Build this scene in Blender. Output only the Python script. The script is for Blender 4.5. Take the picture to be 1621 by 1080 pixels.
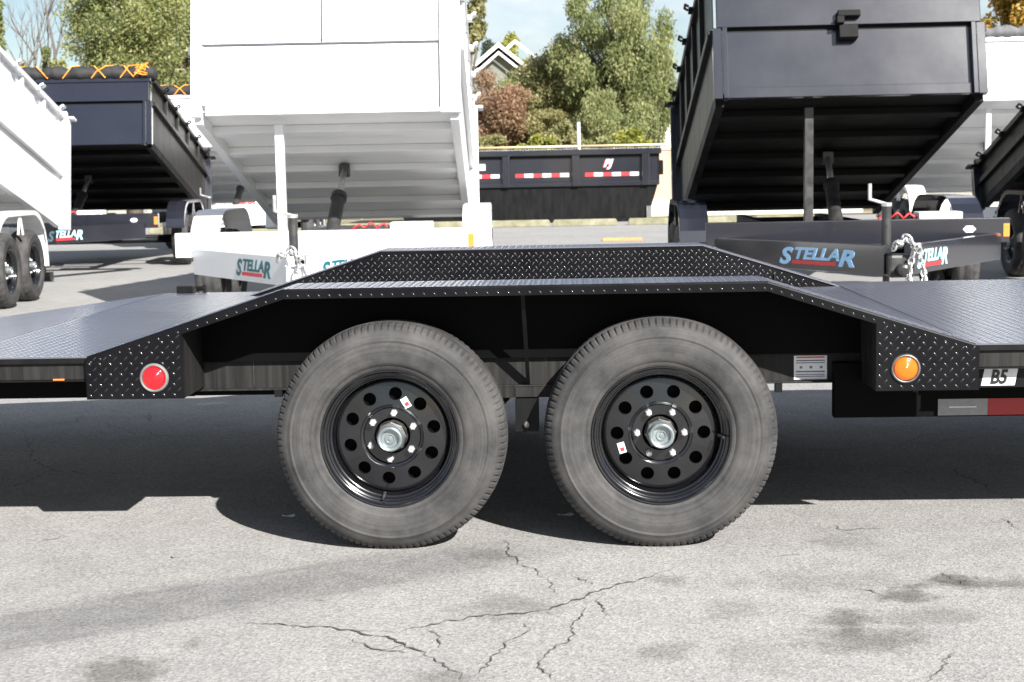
import bpy, math, random
import numpy as np
from mathutils import Vector, Matrix
random.seed(7); rng = np.random.default_rng(7)
for o in list(bpy.data.objects): bpy.data.objects.remove(o)
SC = bpy.context.scene; COL = SC.collection
R = math.radians

# ------------------------------------------------------------------ camera
F_PX, YAW, PITCH, ROLL, CAM_D, CAM_H = 2340.0, .0437, .1121, -.0198, 4.5144, 1.1707
def cam_basis():
    f = Vector((-math.sin(YAW)*math.cos(PITCH), math.cos(YAW)*math.cos(PITCH), -math.sin(PITCH)))
    r = Vector((math.cos(YAW), math.sin(YAW), 0)); u = r.cross(f)
    r2 = math.cos(ROLL)*r + math.sin(ROLL)*u; u2 = -math.sin(ROLL)*r + math.cos(ROLL)*u
    return r2, u2, f
CR, CU, CF = cam_basis(); CPOS = Vector((0, -CAM_D, CAM_H))
cd = bpy.data.cameras.new('camera'); cam = bpy.data.objects.new('camera', cd); COL.objects.link(cam)
cd.sensor_width = 36; cd.lens = F_PX/1621*36; cd.clip_end = 2000; cd.clip_start = .05
cam.matrix_world = Matrix(((CR.x, CU.x, -CF.x, CPOS.x), (CR.y, CU.y, -CF.y, CPOS.y), (CR.z, CU.z, -CF.z, CPOS.z), (0, 0, 0, 1)))
cd.dof.use_dof = True; cd.dof.focus_distance = 4.8; cd.dof.aperture_fstop = 9.0
SC.camera = cam
def at(px, py, X=None, Y=None, Z=None):
    """photo pixel -> point on a given plane of the place"""
    d = (px-810.5)/F_PX*CR - (py-540)/F_PX*CU + CF
    t = (X-CPOS.x)/d.x if X is not None else (Y-CPOS.y)/d.y if Y is not None else (Z-CPOS.z)/d.z
    return CPOS + t*d

# ------------------------------------------------------------------ sky, sun, exposure
SUN = Vector((.79, -1.26, 1.0)).normalized()
w = bpy.data.worlds.new('World'); SC.world = w; w.use_nodes = True
nt = w.node_tree; bg = nt.nodes['Background']
sky = nt.nodes.new('ShaderNodeTexSky'); sky.sky_type = 'NISHITA'; sky.sun_disc = False
sky.sun_elevation = math.asin(SUN.z); sky.sun_rotation = math.atan2(SUN.x, SUN.y)
sky.air_density = 1.0; sky.dust_density = .8; sky.ozone_density = 1.2
tc = nt.nodes.new('ShaderNodeTexCoord'); mp = nt.nodes.new('ShaderNodeMapping'); mp.inputs['Scale'].default_value = (1, 1, 2.6); mp.inputs['Location'].default_value = (.35, .9, .2)
nz = nt.nodes.new('ShaderNodeTexNoise'); nz.inputs['Scale'].default_value = 3.2; nz.inputs['Detail'].default_value = 7; nz.inputs['Roughness'].default_value = .62
rp = nt.nodes.new('ShaderNodeValToRGB'); rp.color_ramp.elements[0].position = .46; rp.color_ramp.elements[1].position = .64
mx = nt.nodes.new('ShaderNodeMix'); mx.data_type = 'RGBA'; mx.inputs[7].default_value = (9.0, 9.1, 9.4, 1)
ml = nt.nodes.new('ShaderNodeMath'); ml.operation = 'MULTIPLY'; ml.inputs[1].default_value = .8
L = nt.links.new
L(tc.outputs['Generated'], mp.inputs[0]); L(mp.outputs[0], nz.inputs['Vector']); L(nz.outputs[0], rp.inputs[0]); L(rp.outputs[0], ml.inputs[0])
L(ml.outputs[0], mx.inputs[0]); L(sky.outputs[0], mx.inputs[6]); L(mx.outputs[2], bg.inputs[0])
bg.inputs[1].default_value = .05
sd = bpy.data.lights.new('sun', 'SUN'); sd.energy = 5.0; sd.angle = R(.53); sd.color = (1, .97, .925)
so = bpy.data.objects.new('sun', sd); COL.objects.link(so); so.rotation_euler = (-SUN).to_track_quat('-Z', 'Y').to_euler(); so.location = (6, -9, 8)
SC.view_settings.view_transform = 'Standard'; SC.view_settings.look = 'None'; SC.view_settings.exposure = 1.3; SC.view_settings.gamma = 1
SC.view_settings.use_curve_mapping = False

# ------------------------------------------------------------------ helpers
class MB:
    """collects shapes, builds one mesh object"""
    def __init__(s): s.v = []; s.f = []
    def add(s, v, f):
        n = len(s.v); s.v += [tuple(p) for p in v]; s.f += [tuple(i+n for i in q) for q in f]; return s
    def box(s, x0, x1, y0, y1, z0, z1, M=None):
        v = [(x, y, z) for x in (x0, x1) for y in (y0, y1) for z in (z0, z1)]
        if M is not None: v = [M @ Vector(p) for p in v]
        return s.add(v, [(0, 1, 3, 2), (4, 6, 7, 5), (0, 4, 5, 1), (2, 3, 7, 6), (0, 2, 6, 4), (1, 5, 7, 3)])
    def beam(s, a, b, wd, ht, up=(0, 0, 1)):
        a, b = Vector(a), Vector(b); d = (b-a); l = d.length; d.normalize()
        sx = d.cross(Vector(up)).normalized(); u = sx.cross(d)
        M = Matrix(((sx.x, d.x, u.x, a.x), (sx.y, d.y, u.y, a.y), (sx.z, d.z, u.z, a.z), (0, 0, 0, 1)))
        return s.box(-wd/2, wd/2, 0, l, -ht/2, ht/2, M)
    def tube(s, pts, rad, n=8, cap=True):
        pts = [Vector(p) for p in pts]; rad = rad if isinstance(rad, (list, tuple)) else [rad]*len(pts)
        v = []; fs = []; ref = Vector((.13, .31, .94))
        for i, p in enumerate(pts):
            d = (pts[min(i+1, len(pts)-1)]-pts[max(i-1, 0)]).normalized()
            if abs(d.dot(ref)) > .95: ref = Vector((.94, .2, .1))
            a = d.cross(ref).normalized(); b = d.cross(a)
            v += [p+rad[i]*(math.cos(t)*a+math.sin(t)*b) for t in [2*math.pi*k/n for k in range(n)]]
        for i in range(len(pts)-1):
            for k in range(n): fs.append((i*n+k, i*n+(k+1) % n, (i+1)*n+(k+1) % n, (i+1)*n+k))
        if cap: fs += [tuple(range(n))[::-1], tuple(range(len(v)-n, len(v)))]
        return s.add(v, fs)
    def lathe(s, prof, n=48, M=None, rfun=None, closed=False):
        """prof of (r, y) turned about the Y axis"""
        v = []; fs = []; m = len(prof)
        for k in range(n):
            t = 2*math.pi*k/n
            for j, (r, y) in enumerate(prof):
                if rfun: r = rfun(k, j, r)
                v.append((r*math.cos(t), y, r*math.sin(t)))
        for k in range(n):
            for j in range(m if closed else m-1):
                j2 = (j+1) % m; fs.append((k*m+j, ((k+1) % n)*m+j, ((k+1) % n)*m+j2, k*m+j2))
        if M is not None: v = [M @ Vector(p) for p in v]
        return s.add(v, fs)
    def prism(s, poly, d, M=None):
        """poly of (x, z) pushed along +Y by d"""
        n = len(poly); v = [(x, 0, z) for x, z in poly]+[(x, d, z) for x, z in poly]
        if M is not None: v = [M @ Vector(p) for p in v]
        return s.add(v, [tuple(range(n)), tuple(range(2*n-1, n-1, -1))]+[(i, n+i, n+(i+1) % n, (i+1) % n) for i in range(n)])
    def mesh(s, name, mat, smooth=False, M=None):
        me = bpy.data.meshes.new(name)
        v = [M @ Vector(p) for p in s.v] if M is not None else s.v
        me.from_pydata([tuple(p) for p in v], [], s.f); me.materials.append(mat)
        if smooth: me.polygons.foreach_set('use_smooth', [True]*len(me.polygons))
        import bmesh
        bm = bmesh.new(); bm.from_mesh(me)
        if len(bm.faces) < 60000: bmesh.ops.recalc_face_normals(bm, faces=bm.faces)
        bm.to_mesh(me); bm.free()
        return me
    def build(s, name, mat, parent=None, smooth=False, M=None, bevel=0, auto=None):
        o = put(name, s.mesh(name, mat, smooth or auto is not None, M), parent)
        if auto is not None: o.data.set_sharp_from_angle(angle=R(auto))
        if bevel:
            b = o.modifiers.new('bevel', 'BEVEL'); b.width = bevel; b.segments = 2; b.limit_method = 'ANGLE'; b.angle_limit = R(40); b.use_clamp_overlap = True
        return o
def put(name, me, parent=None, M=None):
    o = bpy.data.objects.new(name, me); COL.objects.link(o)
    if parent: o.parent = parent
    if M is not None: o.matrix_local = M
    return o
def thing(name, label, cat, loc=(0, 0, 0), rz=0, group=None):
    o = bpy.data.objects.new(name, None); COL.objects.link(o); o.empty_display_size = .2
    o.location = loc; o.rotation_euler = (0, 0, rz); tag(o, label, cat, group); return o
def tag(o, label=None, cat=None, group=None, kind=None):
    if label: o['label'] = label
    if cat: o['category'] = cat
    if group: o['group'] = group
    if kind: o['kind'] = kind
    return o

# ------------------------------------------------------------------ materials
def new_mat(name):
    m = bpy.data.materials.new(name); m.use_nodes = True; t = m.node_tree
    return m, t, t.nodes['Principled BSDF']
def N(t, kind, **kw):
    n = t.nodes.new(kind)
    for k, v in kw.items():
        if k in n.inputs: n.inputs[k].default_value = v
        else: setattr(n, k, v)
    return n
def c4(c): return (c[0], c[1], c[2], 1)
def paint(name, c1, c2, rough=(.3, .45), scale=6, metal=0, coat=0, bump=0, bscale=200, spec=.5, streak=(1, 1, 1), pos=(.35, .7), crough=.08):
    m, t, p = new_mat(name); L = t.links.new
    tc = N(t, 'ShaderNodeTexCoord'); mp = N(t, 'ShaderNodeMapping'); mp.inputs['Scale'].default_value = streak
    nz = N(t, 'ShaderNodeTexNoise', Scale=scale, Detail=8, Roughness=.62)
    L(tc.outputs['Object'], mp.inputs[0]); L(mp.outputs[0], nz.inputs['Vector'])
    rp = N(t, 'ShaderNodeValToRGB'); rp.color_ramp.elements[0].color = c4(c1); rp.color_ramp.elements[1].color = c4(c2)
    rp.color_ramp.elements[0].position, rp.color_ramp.elements[1].position = pos
    L(nz.outputs[0], rp.inputs[0]); L(rp.outputs[0], p.inputs['Base Color'])
    mr = N(t, 'ShaderNodeMapRange'); mr.inputs['To Min'].default_value, mr.inputs['To Max'].default_value = rough
    mr.inputs['From Min'].default_value, mr.inputs['From Max'].default_value = .3, .7
    L(nz.outputs[0], mr.inputs[0]); L(mr.outputs[0], p.inputs['Roughness'])
    p.inputs['Metallic'].default_value = metal; p.inputs['Coat Weight'].default_value = coat; p.inputs['Coat Roughness'].default_value = crough
    p.inputs['Specular IOR Level'].default_value = spec
    if bump:
        n2 = N(t, 'ShaderNodeTexNoise', Scale=bscale, Detail=4); L(tc.outputs['Object'], n2.inputs['Vector'])
        b = N(t, 'ShaderNodeBump', Strength=bump, Distance=.002); L(n2.outputs[0], b.inputs['Height']); L(b.outputs[0], p.inputs['Normal'])
    return m
M = {}
M['deck'] = paint('deck_sky_sheen_paint', (.074, .074, .094), (.1, .1, .122), (.27, .4), 1.6, coat=1, spec=1, crough=.22)  # black plate; bluish sky sheen is put into its pale base colour
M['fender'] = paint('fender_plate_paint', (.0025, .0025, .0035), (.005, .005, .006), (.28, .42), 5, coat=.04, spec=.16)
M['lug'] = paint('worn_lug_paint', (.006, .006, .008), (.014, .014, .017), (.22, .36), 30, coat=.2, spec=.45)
M['blackside'] = paint('black_side_paint', (.008, .008, .008), (.016, .013, .01), (.35, .5), 3, spec=.22, streak=(1, 4, .4))
M['frame'] = paint('frame_paint', (.003, .003, .0035), (.007, .007, .007), (.4, .6), 9, spec=.2, streak=(1, 1, .25))
M['dusty'] = paint('dusty_rail_paint', (.008, .008, .008), (.03, .029, .027), (.5, .75), 16, spec=.25, streak=(2.5, 1, .12), pos=(.4, .75))
M['shadeblack'] = paint('shade_darkened_paint', (.0015, .0015, .002), (.003, .003, .003), (.5, .65), 4, spec=.06)  # blacker copy of the frame paint; shade under deck and fenders put into colour
M['rim'] = paint('gloss_black_steel', (.005, .005, .006), (.009, .009, .011), (.12, .24), 8, coat=.5)
M['black'] = paint('black_trailer_paint', (.011, .012, .018), (.014, .015, .022), (.17, .24), .9, coat=.8, spec=.7)
M['blackunder'] = paint('black_underside_paint', (.003, .003, .003), (.006, .006, .006), (.5, .7), 3, spec=.15)
M['white'] = paint('white_trailer_paint', (.70, .71, .725), (.76, .765, .77), (.3, .42), 2.5, coat=.2)
M['zinc'] = paint('zinc_hub', (.13, .13, .13), (.24, .235, .22), (.4, .55), 30, metal=.9)
M['cap'] = paint('hub_cap_alloy', (.22, .26, .27), (.33, .37, .37), (.25, .4), 30, metal=.6)
M['chrome'] = paint('bright_zinc', (.6, .6, .6), (.75, .75, .75), (.25, .4), 30, metal=.35)
M['chain'] = paint('galvanised_chain', (.5, .5, .49), (.72, .72, .72), (.3, .45), 30, metal=.7)
M['ramsteel'] = paint('ram_black', (.02, .02, .02), (.05, .05, .05), (.3, .5), 12)
M['greysteel'] = paint('grey_steel', (.1, .1, .1), (.2, .2, .19), (.4, .6), 20)
M['grooveshade'] = paint('grey_groove_shade', (.05, .055, .065), (.08, .085, .095), (.7, .8), 20)  # shade of the headboard grooves, put into a dark grey colour
M['sticker'] = paint('sticker_white', (.62, .62, .64), (.72, .72, .72), (.4, .5), 30)
M['greytape'] = paint('grey_reflective_tape', (.2, .2, .205), (.25, .25, .25), (.4, .5), 60)
M['redtape'] = paint('red_reflective_tape', (.26, .004, .006), (.32, .006, .008), (.35, .45), 60)
M['red'] = paint('red_print', (.55, .03, .04), (.62, .04, .05), (.4, .5), 30)
M['print'] = paint('dark_print', (.1, .11, .14), (.2, .21, .25), (.4, .5), 40)
M['blackprint'] = paint('black_print', (.006, .006, .006), (.01, .01, .01), (.4, .5), 30)
M['teal'] = paint('teal_print', (.004, .09, .11), (.008, .12, .14), (.4, .5), 30)
M['cyan'] = paint('pale_cyan_print', (.36, .68, .74), (.45, .74, .8), (.4, .5), 30)
M['skyblue'] = paint('sky_blue_print', (.28, .52, .8), (.35, .6, .86), (.4, .5), 30)
M['tarp'] = paint('black_mesh_tarp', (.012, .012, .013), (.035, .034, .035), (.7, .9), 10)
M['greytarp'] = paint('grey_mesh_tarp', (.08, .08, .085), (.14, .14, .145), (.7, .9), 10)
M['cord'] = paint('orange_cord', (.8, .26, .02), (.9, .4, .06), (.6, .8), 20)
M['orange'] = paint('orange_reflector', (.75, .2, .03), (.85, .28, .05), (.3, .4), 20)
M['concrete'] = paint('mossy_concrete', (.15, .15, .085), (.3, .28, .2), (.8, .95), 4, bump=.4)
M['wood'] = paint('raw_board', (.42, .22, .08), (.55, .32, .14), (.7, .9), 6, streak=(1, 8, 8))
M['peach'] = paint('peach_render', (.5, .34, .22), (.6, .42, .29), (.8, .95), 1.5)
M['housewall'] = paint('pale_render', (.14, .15, .13), (.2, .2, .17), (.8, .95), 1.5)
M['roof'] = paint('grey_shingle', (.1, .1, .1), (.2, .19, .19), (.8, .95), 3)
M['fascia'] = paint('white_fascia', (.75, .75, .74), (.82, .82, .81), (.5, .6), 2)
M['glass'] = paint('window_glass', (.02, .025, .03), (.03, .035, .04), (.03, .06), 2)
M['galv'] = paint('galvanised_pipe', (.45, .46, .47), (.6, .6, .6), (.4, .55), 8, metal=.3)
M['tanrail'] = paint('tan_rail', (.62, .48, .28), (.75, .6, .38), (.6, .8), 3)
M['crack'] = paint('crack_dirt', (.04, .037, .033), (.12, .11, .097), (.9, 1), 40)
M['trunk'] = paint('bark', (.09, .07, .055), (.17, .14, .11), (.85, .95), 5, streak=(1, 1, .2))
M['twig'] = paint('pale_twig', (.1, .085, .075), (.18, .155, .14), (.85, .95), 5)
def lens(name, col):
    m, t, p = new_mat(name); L = t.links.new
    tc = N(t, 'ShaderNodeTexCoord'); wv = N(t, 'ShaderNodeTexWave', Scale=90.0, wave_type='RINGS', rings_direction='Y'); L(tc.outputs['Object'], wv.inputs['Vector'])
    b = N(t, 'ShaderNodeBump', Strength=.35, Distance=.002); L(wv.outputs['Fac'], b.inputs['Height']); L(b.outputs[0], p.inputs['Normal'])
    p.inputs['Base Color'].default_value = c4(col); p.inputs['Roughness'].default_value = .12; p.inputs['Coat Weight'].default_value = .6
    return m
M['redlens'] = lens('red_lens', (.82, .006, .012)); M['amberlens'] = lens('amber_lens', (.9, .125, .002))
def rubber():
    m, t, p = new_mat('dusty_rubber'); L = t.links.new
    tc = N(t, 'ShaderNodeTexCoord'); sp = N(t, 'ShaderNodeSeparateXYZ'); L(tc.outputs['Object'], sp.inputs[0])
    # radius about the axle -> rings of dust and scuffs
    x2 = N(t, 'ShaderNodeVectorMath', operation='MULTIPLY'); x2.inputs[1].default_value = (1, 0, 1); L(tc.outputs['Object'], x2.inputs[0])
    ln = N(t, 'ShaderNodeVectorMath', operation='LENGTH'); L(x2.outputs[0], ln.inputs[0])
    n1 = N(t, 'ShaderNodeTexNoise', Scale=7.0, Detail=6, Roughness=.6); L(tc.outputs['Object'], n1.inputs['Vector'])
    n3 = N(t, 'ShaderNodeTexNoise', Scale=90.0, Detail=3); L(tc.outputs['Object'], n3.inputs['Vector'])
    wv = N(t, 'ShaderNodeTexNoise', Scale=1.0, Detail=3, noise_dimensions='2D')
    cmb = N(t, 'ShaderNodeCombineXYZ'); mm = N(t, 'ShaderNodeMath', operation='MULTIPLY'); mm.inputs[1].default_value = 120
    L(ln.outputs['Value'], mm.inputs[0]); L(mm.outputs[0], cmb.inputs[0])
    m4 = N(t, 'ShaderNodeMath', operation='MULTIPLY'); m4.inputs[1].default_value = 2.5; L(sp.outputs[0], m4.inputs[0]); L(m4.outputs[0], cmb.inputs[1]); L(cmb.outputs[0], wv.inputs['Vector'])
    a = N(t, 'ShaderNodeMath', operation='MULTIPLY_ADD'); a.inputs[1].default_value = .78; L(n1.outputs[0], a.inputs[0])
    a2 = N(t, 'ShaderNodeMath', operation='MULTIPLY'); a2.inputs[1].default_value = .2; L(wv.outputs[0], a2.inputs[0]); L(a2.outputs[0], a.inputs[2])
    a3 = N(t, 'ShaderNodeMath', operation='MULTIPLY_ADD'); a3.inputs[1].default_value = .12; L(n3.outputs[0], a3.inputs[0]); L(a.outputs[0], a3.inputs[2])
    rp = N(t, 'ShaderNodeValToRGB'); e = rp.color_ramp.elements; e[0].position = .42; e[0].color = (.018, .018, .019, 1); e[1].position = .7; e[1].color = (.064, .061, .059, 1)
    L(a3.outputs[0], rp.inputs[0]); L(rp.outputs[0], p.inputs['Base Color']); p.inputs['Roughness'].default_value = .78
    b = N(t, 'ShaderNodeBump', Strength=.12, Distance=.002); L(wv.outputs[0], b.inputs['Height']); L(b.outputs[0], p.inputs['Normal'])
    return m
M['rubber'] = rubber()
def leafmat(name, cols):
    m, t, p = new_mat(name); L = t.links.new
    at_ = N(t, 'ShaderNodeAttribute', attribute_name='tint'); rp = N(t, 'ShaderNodeValToRGB')
    e = rp.color_ramp.elements
    while len(e) < len(cols): e.new(.5)
    for i, c in enumerate(cols): e[i].position = i/(len(cols)-1); e[i].color = c4(c)
    L(at_.outputs['Fac'], rp.inputs[0]); L(rp.outputs[0], p.inputs['Base Color']); p.inputs['Roughness'].default_value = .55
    tr = N(t, 'ShaderNodeBsdfTranslucent'); L(rp.outputs[0], tr.inputs[0]); mix = N(t, 'ShaderNodeMixShader'); mix.inputs[0].default_value = .42
    out = t.nodes['Material Output']; L(p.outputs[0], mix.inputs[1]); L(tr.outputs[0], mix.inputs[2]); L(mix.outputs[0], out.inputs[0])
    return m
LEAF = {
 'pepper': leafmat('pepper_leaves', [(0.138, 0.172, 0.062), (0.221, 0.255, 0.097), (0.29, 0.31, 0.131), (0.373, 0.352, 0.166)]),
 'olive': leafmat('olive_leaves', [(0.152, 0.166, 0.069), (0.248, 0.241, 0.097), (0.331, 0.304, 0.131), (0.331, 0.276, 0.152)]),
 'red': leafmat('rust_leaves', [(0.235, 0.138, 0.09), (0.345, 0.207, 0.131), (0.414, 0.276, 0.172), (0.262, 0.235, 0.124)]),
 'dark': leafmat('dark_conifer_leaves', [(0.048, 0.069, 0.048), (0.083, 0.103, 0.069), (0.124, 0.138, 0.097)]),
 'yellow': leafmat('yellow_green_leaves', [(0.193, 0.221, 0.041), (0.304, 0.317, 0.062), (0.414, 0.373, 0.083)]),
 'juniper': leafmat('juniper_leaves', [(0.124, 0.166, 0.069), (0.221, 0.248, 0.09), (0.317, 0.324, 0.117), (0.4, 0.366, 0.152)]),
 'autumn': leafmat('autumn_leaves', [(0.207, 0.235, 0.048), (0.414, 0.304, 0.062), (0.552, 0.276, 0.055), (0.193, 0.166, 0.055)]),
}
# asphalt
def asphalt():
    m, t, p = new_mat('sun_bleached_asphalt'); L = t.links.new
    geo = N(t, 'ShaderNodeNewGeometry'); P = geo.outputs['Position']
    def noise(sc, det=6, rough=.6, off=(0, 0, 0), scl=(1, 1, 1)):
        mp = N(t, 'ShaderNodeMapping'); mp.inputs['Location'].default_value = off; mp.inputs['Scale'].default_value = scl; L(P, mp.inputs[0])
        n = N(t, 'ShaderNodeTexNoise', Scale=sc, Detail=det, Roughness=rough); L(mp.outputs[0], n.inputs['Vector']); return n.outputs[0]
    def ramp(s, p0, c0, p1, c1):
        r = N(t, 'ShaderNodeValToRGB'); r.color_ramp.elements[0].position = p0; r.color_ramp.elements[0].color = c4(c0)
        r.color_ramp.elements[1].position = p1; r.color_ramp.elements[1].color = c4(c1); L(s, r.inputs[0]); return r.outputs[0]
    def mul(a, b, fac=None):
        n = N(t, 'ShaderNodeMix', data_type='RGBA', blend_type='MULTIPLY'); n.inputs[0].default_value = 1
        if fac is not None: L(fac, n.inputs[0])
        L(a, n.inputs[6])
        if isinstance(b, tuple): n.inputs[7].default_value = b
        else: L(b, n.inputs[7])
        return n.outputs[2]
    base = ramp(noise(.5, 8), .3, (.272, .266, .259), .72, (.335, .328, .318))
    vo = N(t, 'ShaderNodeTexVoronoi', Scale=150.0); L(P, vo.inputs['Vector'])
    base = mul(base, ramp(vo.outputs['Color'], .05, (.66, .66, .66), .9, (1.2, 1.19, 1.18)))
    base = mul(base, ramp(noise(75, 5, .8), .3, (.74, .74, .74), .66, (1.1, 1.1, 1.1)))
    base = mul(base, ramp(noise(5, 6), .32, (.9, .9, .9), .62, (1.04, 1.04, 1.03)))
    wob = noise(9, 6, .65); wob2 = noise(2.2, 6, .7)
    sep = N(t, 'ShaderNodeSeparateXYZ'); L(P, sep.inputs[0])
    def mth(op, a, b=None, c=None, clamp=False):
        n = N(t, 'ShaderNodeMath', operation=op, use_clamp=clamp)
        for i, q in enumerate((a, b, c)):
            if q is None: continue
            if isinstance(q, (int, float)): n.inputs[i].default_value = q
            else: L(q, n.inputs[i])
        return n.outputs[0]
    # tyre-swept band crossing the yard, and round spots of spilt oil
    a, b = at(0, 1003, Z=0), at(740, 880, Z=0); d = (b-a); d.z = 0; ln = d.length; d.normalize()
    def band(width, off, dark, soft, lim):
        nx, ny = -d.y, d.x
        s = mth('ADD', mth('MULTIPLY', sep.outputs[0], nx), mth('MULTIPLY', sep.outputs[1], ny))
        s = mth('ABSOLUTE', mth('SUBTRACT', s, a.x*nx+a.y*ny+off)); s = mth('ADD', s, mth('MULTIPLY', mth('ADD', mth('SUBTRACT', wob2, .5), mth('MULTIPLY', mth('SUBTRACT', wob, .5), .7)), .16))
        k = mth('DIVIDE', mth('SUBTRACT', width, s), soft, clamp=True)
        al = mth('ADD', mth('MULTIPLY', sep.outputs[0], d.x), mth('MULTIPLY', sep.outputs[1], d.y))
        k = mth('MULTIPLY', k, mth('DIVIDE', mth('SUBTRACT', a.x*d.x+a.y*d.y+lim, al), .35, clamp=True))
        k = mth('MULTIPLY', k, mth('MULTIPLY_ADD', wob, 1.1, mth('MULTIPLY_ADD', wob2, .9, -.15)))
        return mth('MULTIPLY', k, dark, clamp=True)
    base = mul(base, (.58, .585, .6, 1), band(.24, 0, .9, .16, ln+.35))
    base = mul(base, (.6, .6, .6, 1), band(.024, .15, .8, .03, ln*.9))
    base = mul(base, (.6, .6, .6, 1), band(.016, -.15, .7, .03, ln+.1))
    for px, py, rx, ry, dk in [(195, 1063, .1, .045, .9), (305, 1022, .03, .02, .7), (1437, 944, .075, .035, 1), (1330, 984, .08, .04, .75), (1370, 1013, .14, .045, .8),
                               (1565, 923, .14, .03, .9), (1510, 918, .07, .02, .8), (1160, 962, .09, .04, .4), (1060, 1033, .08, .03, .6), (1330, 855, .1, .05, .45), (800, 960, .12, .05, .6),
                               (1200, 1045, .1, .04, .35), (1450, 975, .2, .03, .5), (700, 1075, .08, .03, .55), (1300, 920, .25, .04, .4), (770, 880, .1, .03, .5), (1060, 920, .06, .02, .6)]:
        c = at(px, py, Z=0)
        u = mth('DIVIDE', mth('SUBTRACT', sep.outputs[0], c.x), rx); v = mth('DIVIDE', mth('SUBTRACT', sep.outputs[1], c.y), ry*2.4)
        q = mth('SQRT', mth('ADD', mth('MULTIPLY', u, u), mth('MULTIPLY', v, v)))
        k = mth('MULTIPLY', mth('SUBTRACT', mth('ADD', 1.25, mth('MULTIPLY', mth('SUBTRACT', wob, .5), 3.2)), q), 1.3, clamp=True)
        base = mul(base, (.52, .505, .49, 1), mth('MULTIPLY', k, dk, clamp=True))
    L(base, p.inputs['Base Color']); p.inputs['Roughness'].default_value = .88; p.inputs['Specular IOR Level'].default_value = .3
    bp = N(t, 'ShaderNodeBump', Strength=.4, Distance=.003); L(mth('ADD', vo.outputs['Distance'], noise(140, 3)), bp.inputs['Height']); L(bp.outputs[0], p.inputs['Normal'])
    return m
M['asphalt'] = asphalt()
M['dirt'] = paint('dry_verge_dirt', (.17, .15, .08), (.28, .24, .15), (.9, 1), .8)

# ------------------------------------------------------------------ ground
def tear(poly, step=.016, amp=.011, sd=1):
    r = random.Random(sd); out = []
    for (a, b) in zip(poly[:-1], poly[1:]):
        n = max(2, int((b-a).length/step)); side = Vector((-(b-a).y, (b-a).x, 0)).normalized(); off = 0
        for i in range(n):
            off = off*.6+r.uniform(-amp, amp); out.append(a.lerp(b, i/n)+(side*off if 0 < i else Vector()))
    out.append(poly[-1]); return out
gm = MB(); gm.add([(-400, -60, 0), (400, -60, 0), (400, 600, 0), (-400, 600, 0)], [(0, 1, 2, 3)])
ground = gm.build('ground', M['asphalt']); tag(ground, kind='structure'); tag(ground, 'sun bleached cracked asphalt yard')
CR_LINES = [
 [(338, 985), (420, 987), (540, 997), (600, 1007), (665, 1030), (720, 1062), (742, 1085)],
 [(540, 997), (620, 1000), (700, 985), (770, 972), (840, 968), (900, 955), (950, 935), (1010, 918), (1080, 895)],
 [(800, 850), (806, 880), (840, 898), (868, 915)], [(868, 915), (885, 940)], [(845, 975), (835, 1000), (790, 1028), (770, 1050), (745, 1075)],
 [(670, 995), (695, 1015), (683, 1030)], [(945, 940), (958, 975)], [(890, 1020), (862, 1040), (860, 1060), (885, 1078)],
 [(1510, 1030), (1490, 1060), (1470, 1078)], [(1490, 905), (1530, 925)], [(1545, 925), (1621, 930)], [(1585, 820), (1615, 838)], [(1320, 830), (1330, 838), (1400, 836)],
 [(1350, 930), (1420, 945)], [(1225, 880), (1270, 878)], [(905, 910), (940, 925)], [(930, 960), (900, 1010), (870, 1030)],
 [(40, 672), (38, 690), (50, 715), (48, 725), (85, 745), (160, 750), (300, 748), (430, 750)], [(85, 745), (20, 770), (-20, 778)],
 [(130, 655), (125, 668), (70, 672), (40, 676)], [(225, 657), (240, 668)], [(235, 655), (240, 667)], [(200, 672), (250, 690), (330, 692), (430, 697)], [(160, 665), (205, 685), (240, 690)],
 [(1220, 715), (1330, 712), (1400, 706), (1470, 700), (1560, 690), (1621, 687)], [(1420, 705), (1460, 690), (1530, 682)], [(1240, 742), (1400, 737), (1500, 740), (1580, 780), (1621, 800)],
 [(60, 858), (110, 848)], [(270, 880), (285, 882)], [(480, 950), (520, 950)], [(600, 1030), (640, 1018)], [(560, 1010), (610, 1030), (660, 1032)],
]
for i, ln in enumerate(CR_LINES):
    pts = tear([at(x, y, Z=.003) for x, y in ln], sd=i); cm = MB(); n = len(pts); vv = []
    big = .0036 if i < 2 else .0023
    for k, p in enumerate(pts):
        d = (pts[min(k+1, n-1)]-pts[max(k-1, 0)]).normalized(); s = Vector((-d.y, d.x, 0)); wd = big*random.uniform(.25, 1.5)*min(1, .15+3*min(k, n-1-k)/n)
        vv += [p+s*wd, p-s*wd*random.uniform(.4, 1.2)]
    cm.add(vv, [(2*k, 2*k+1, 2*k+3, 2*k+2) for k in range(n-1)]); cm.build('crack', M['crack'], ground)
vg = MB(); vg.add([(-400, 33.2, .02), (400, 33.2, .02), (400, 600, .02), (-400, 600, .02)], [(0, 1, 2, 3)])
tag(vg.build('verge', M['dirt']), kind='structure')

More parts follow.
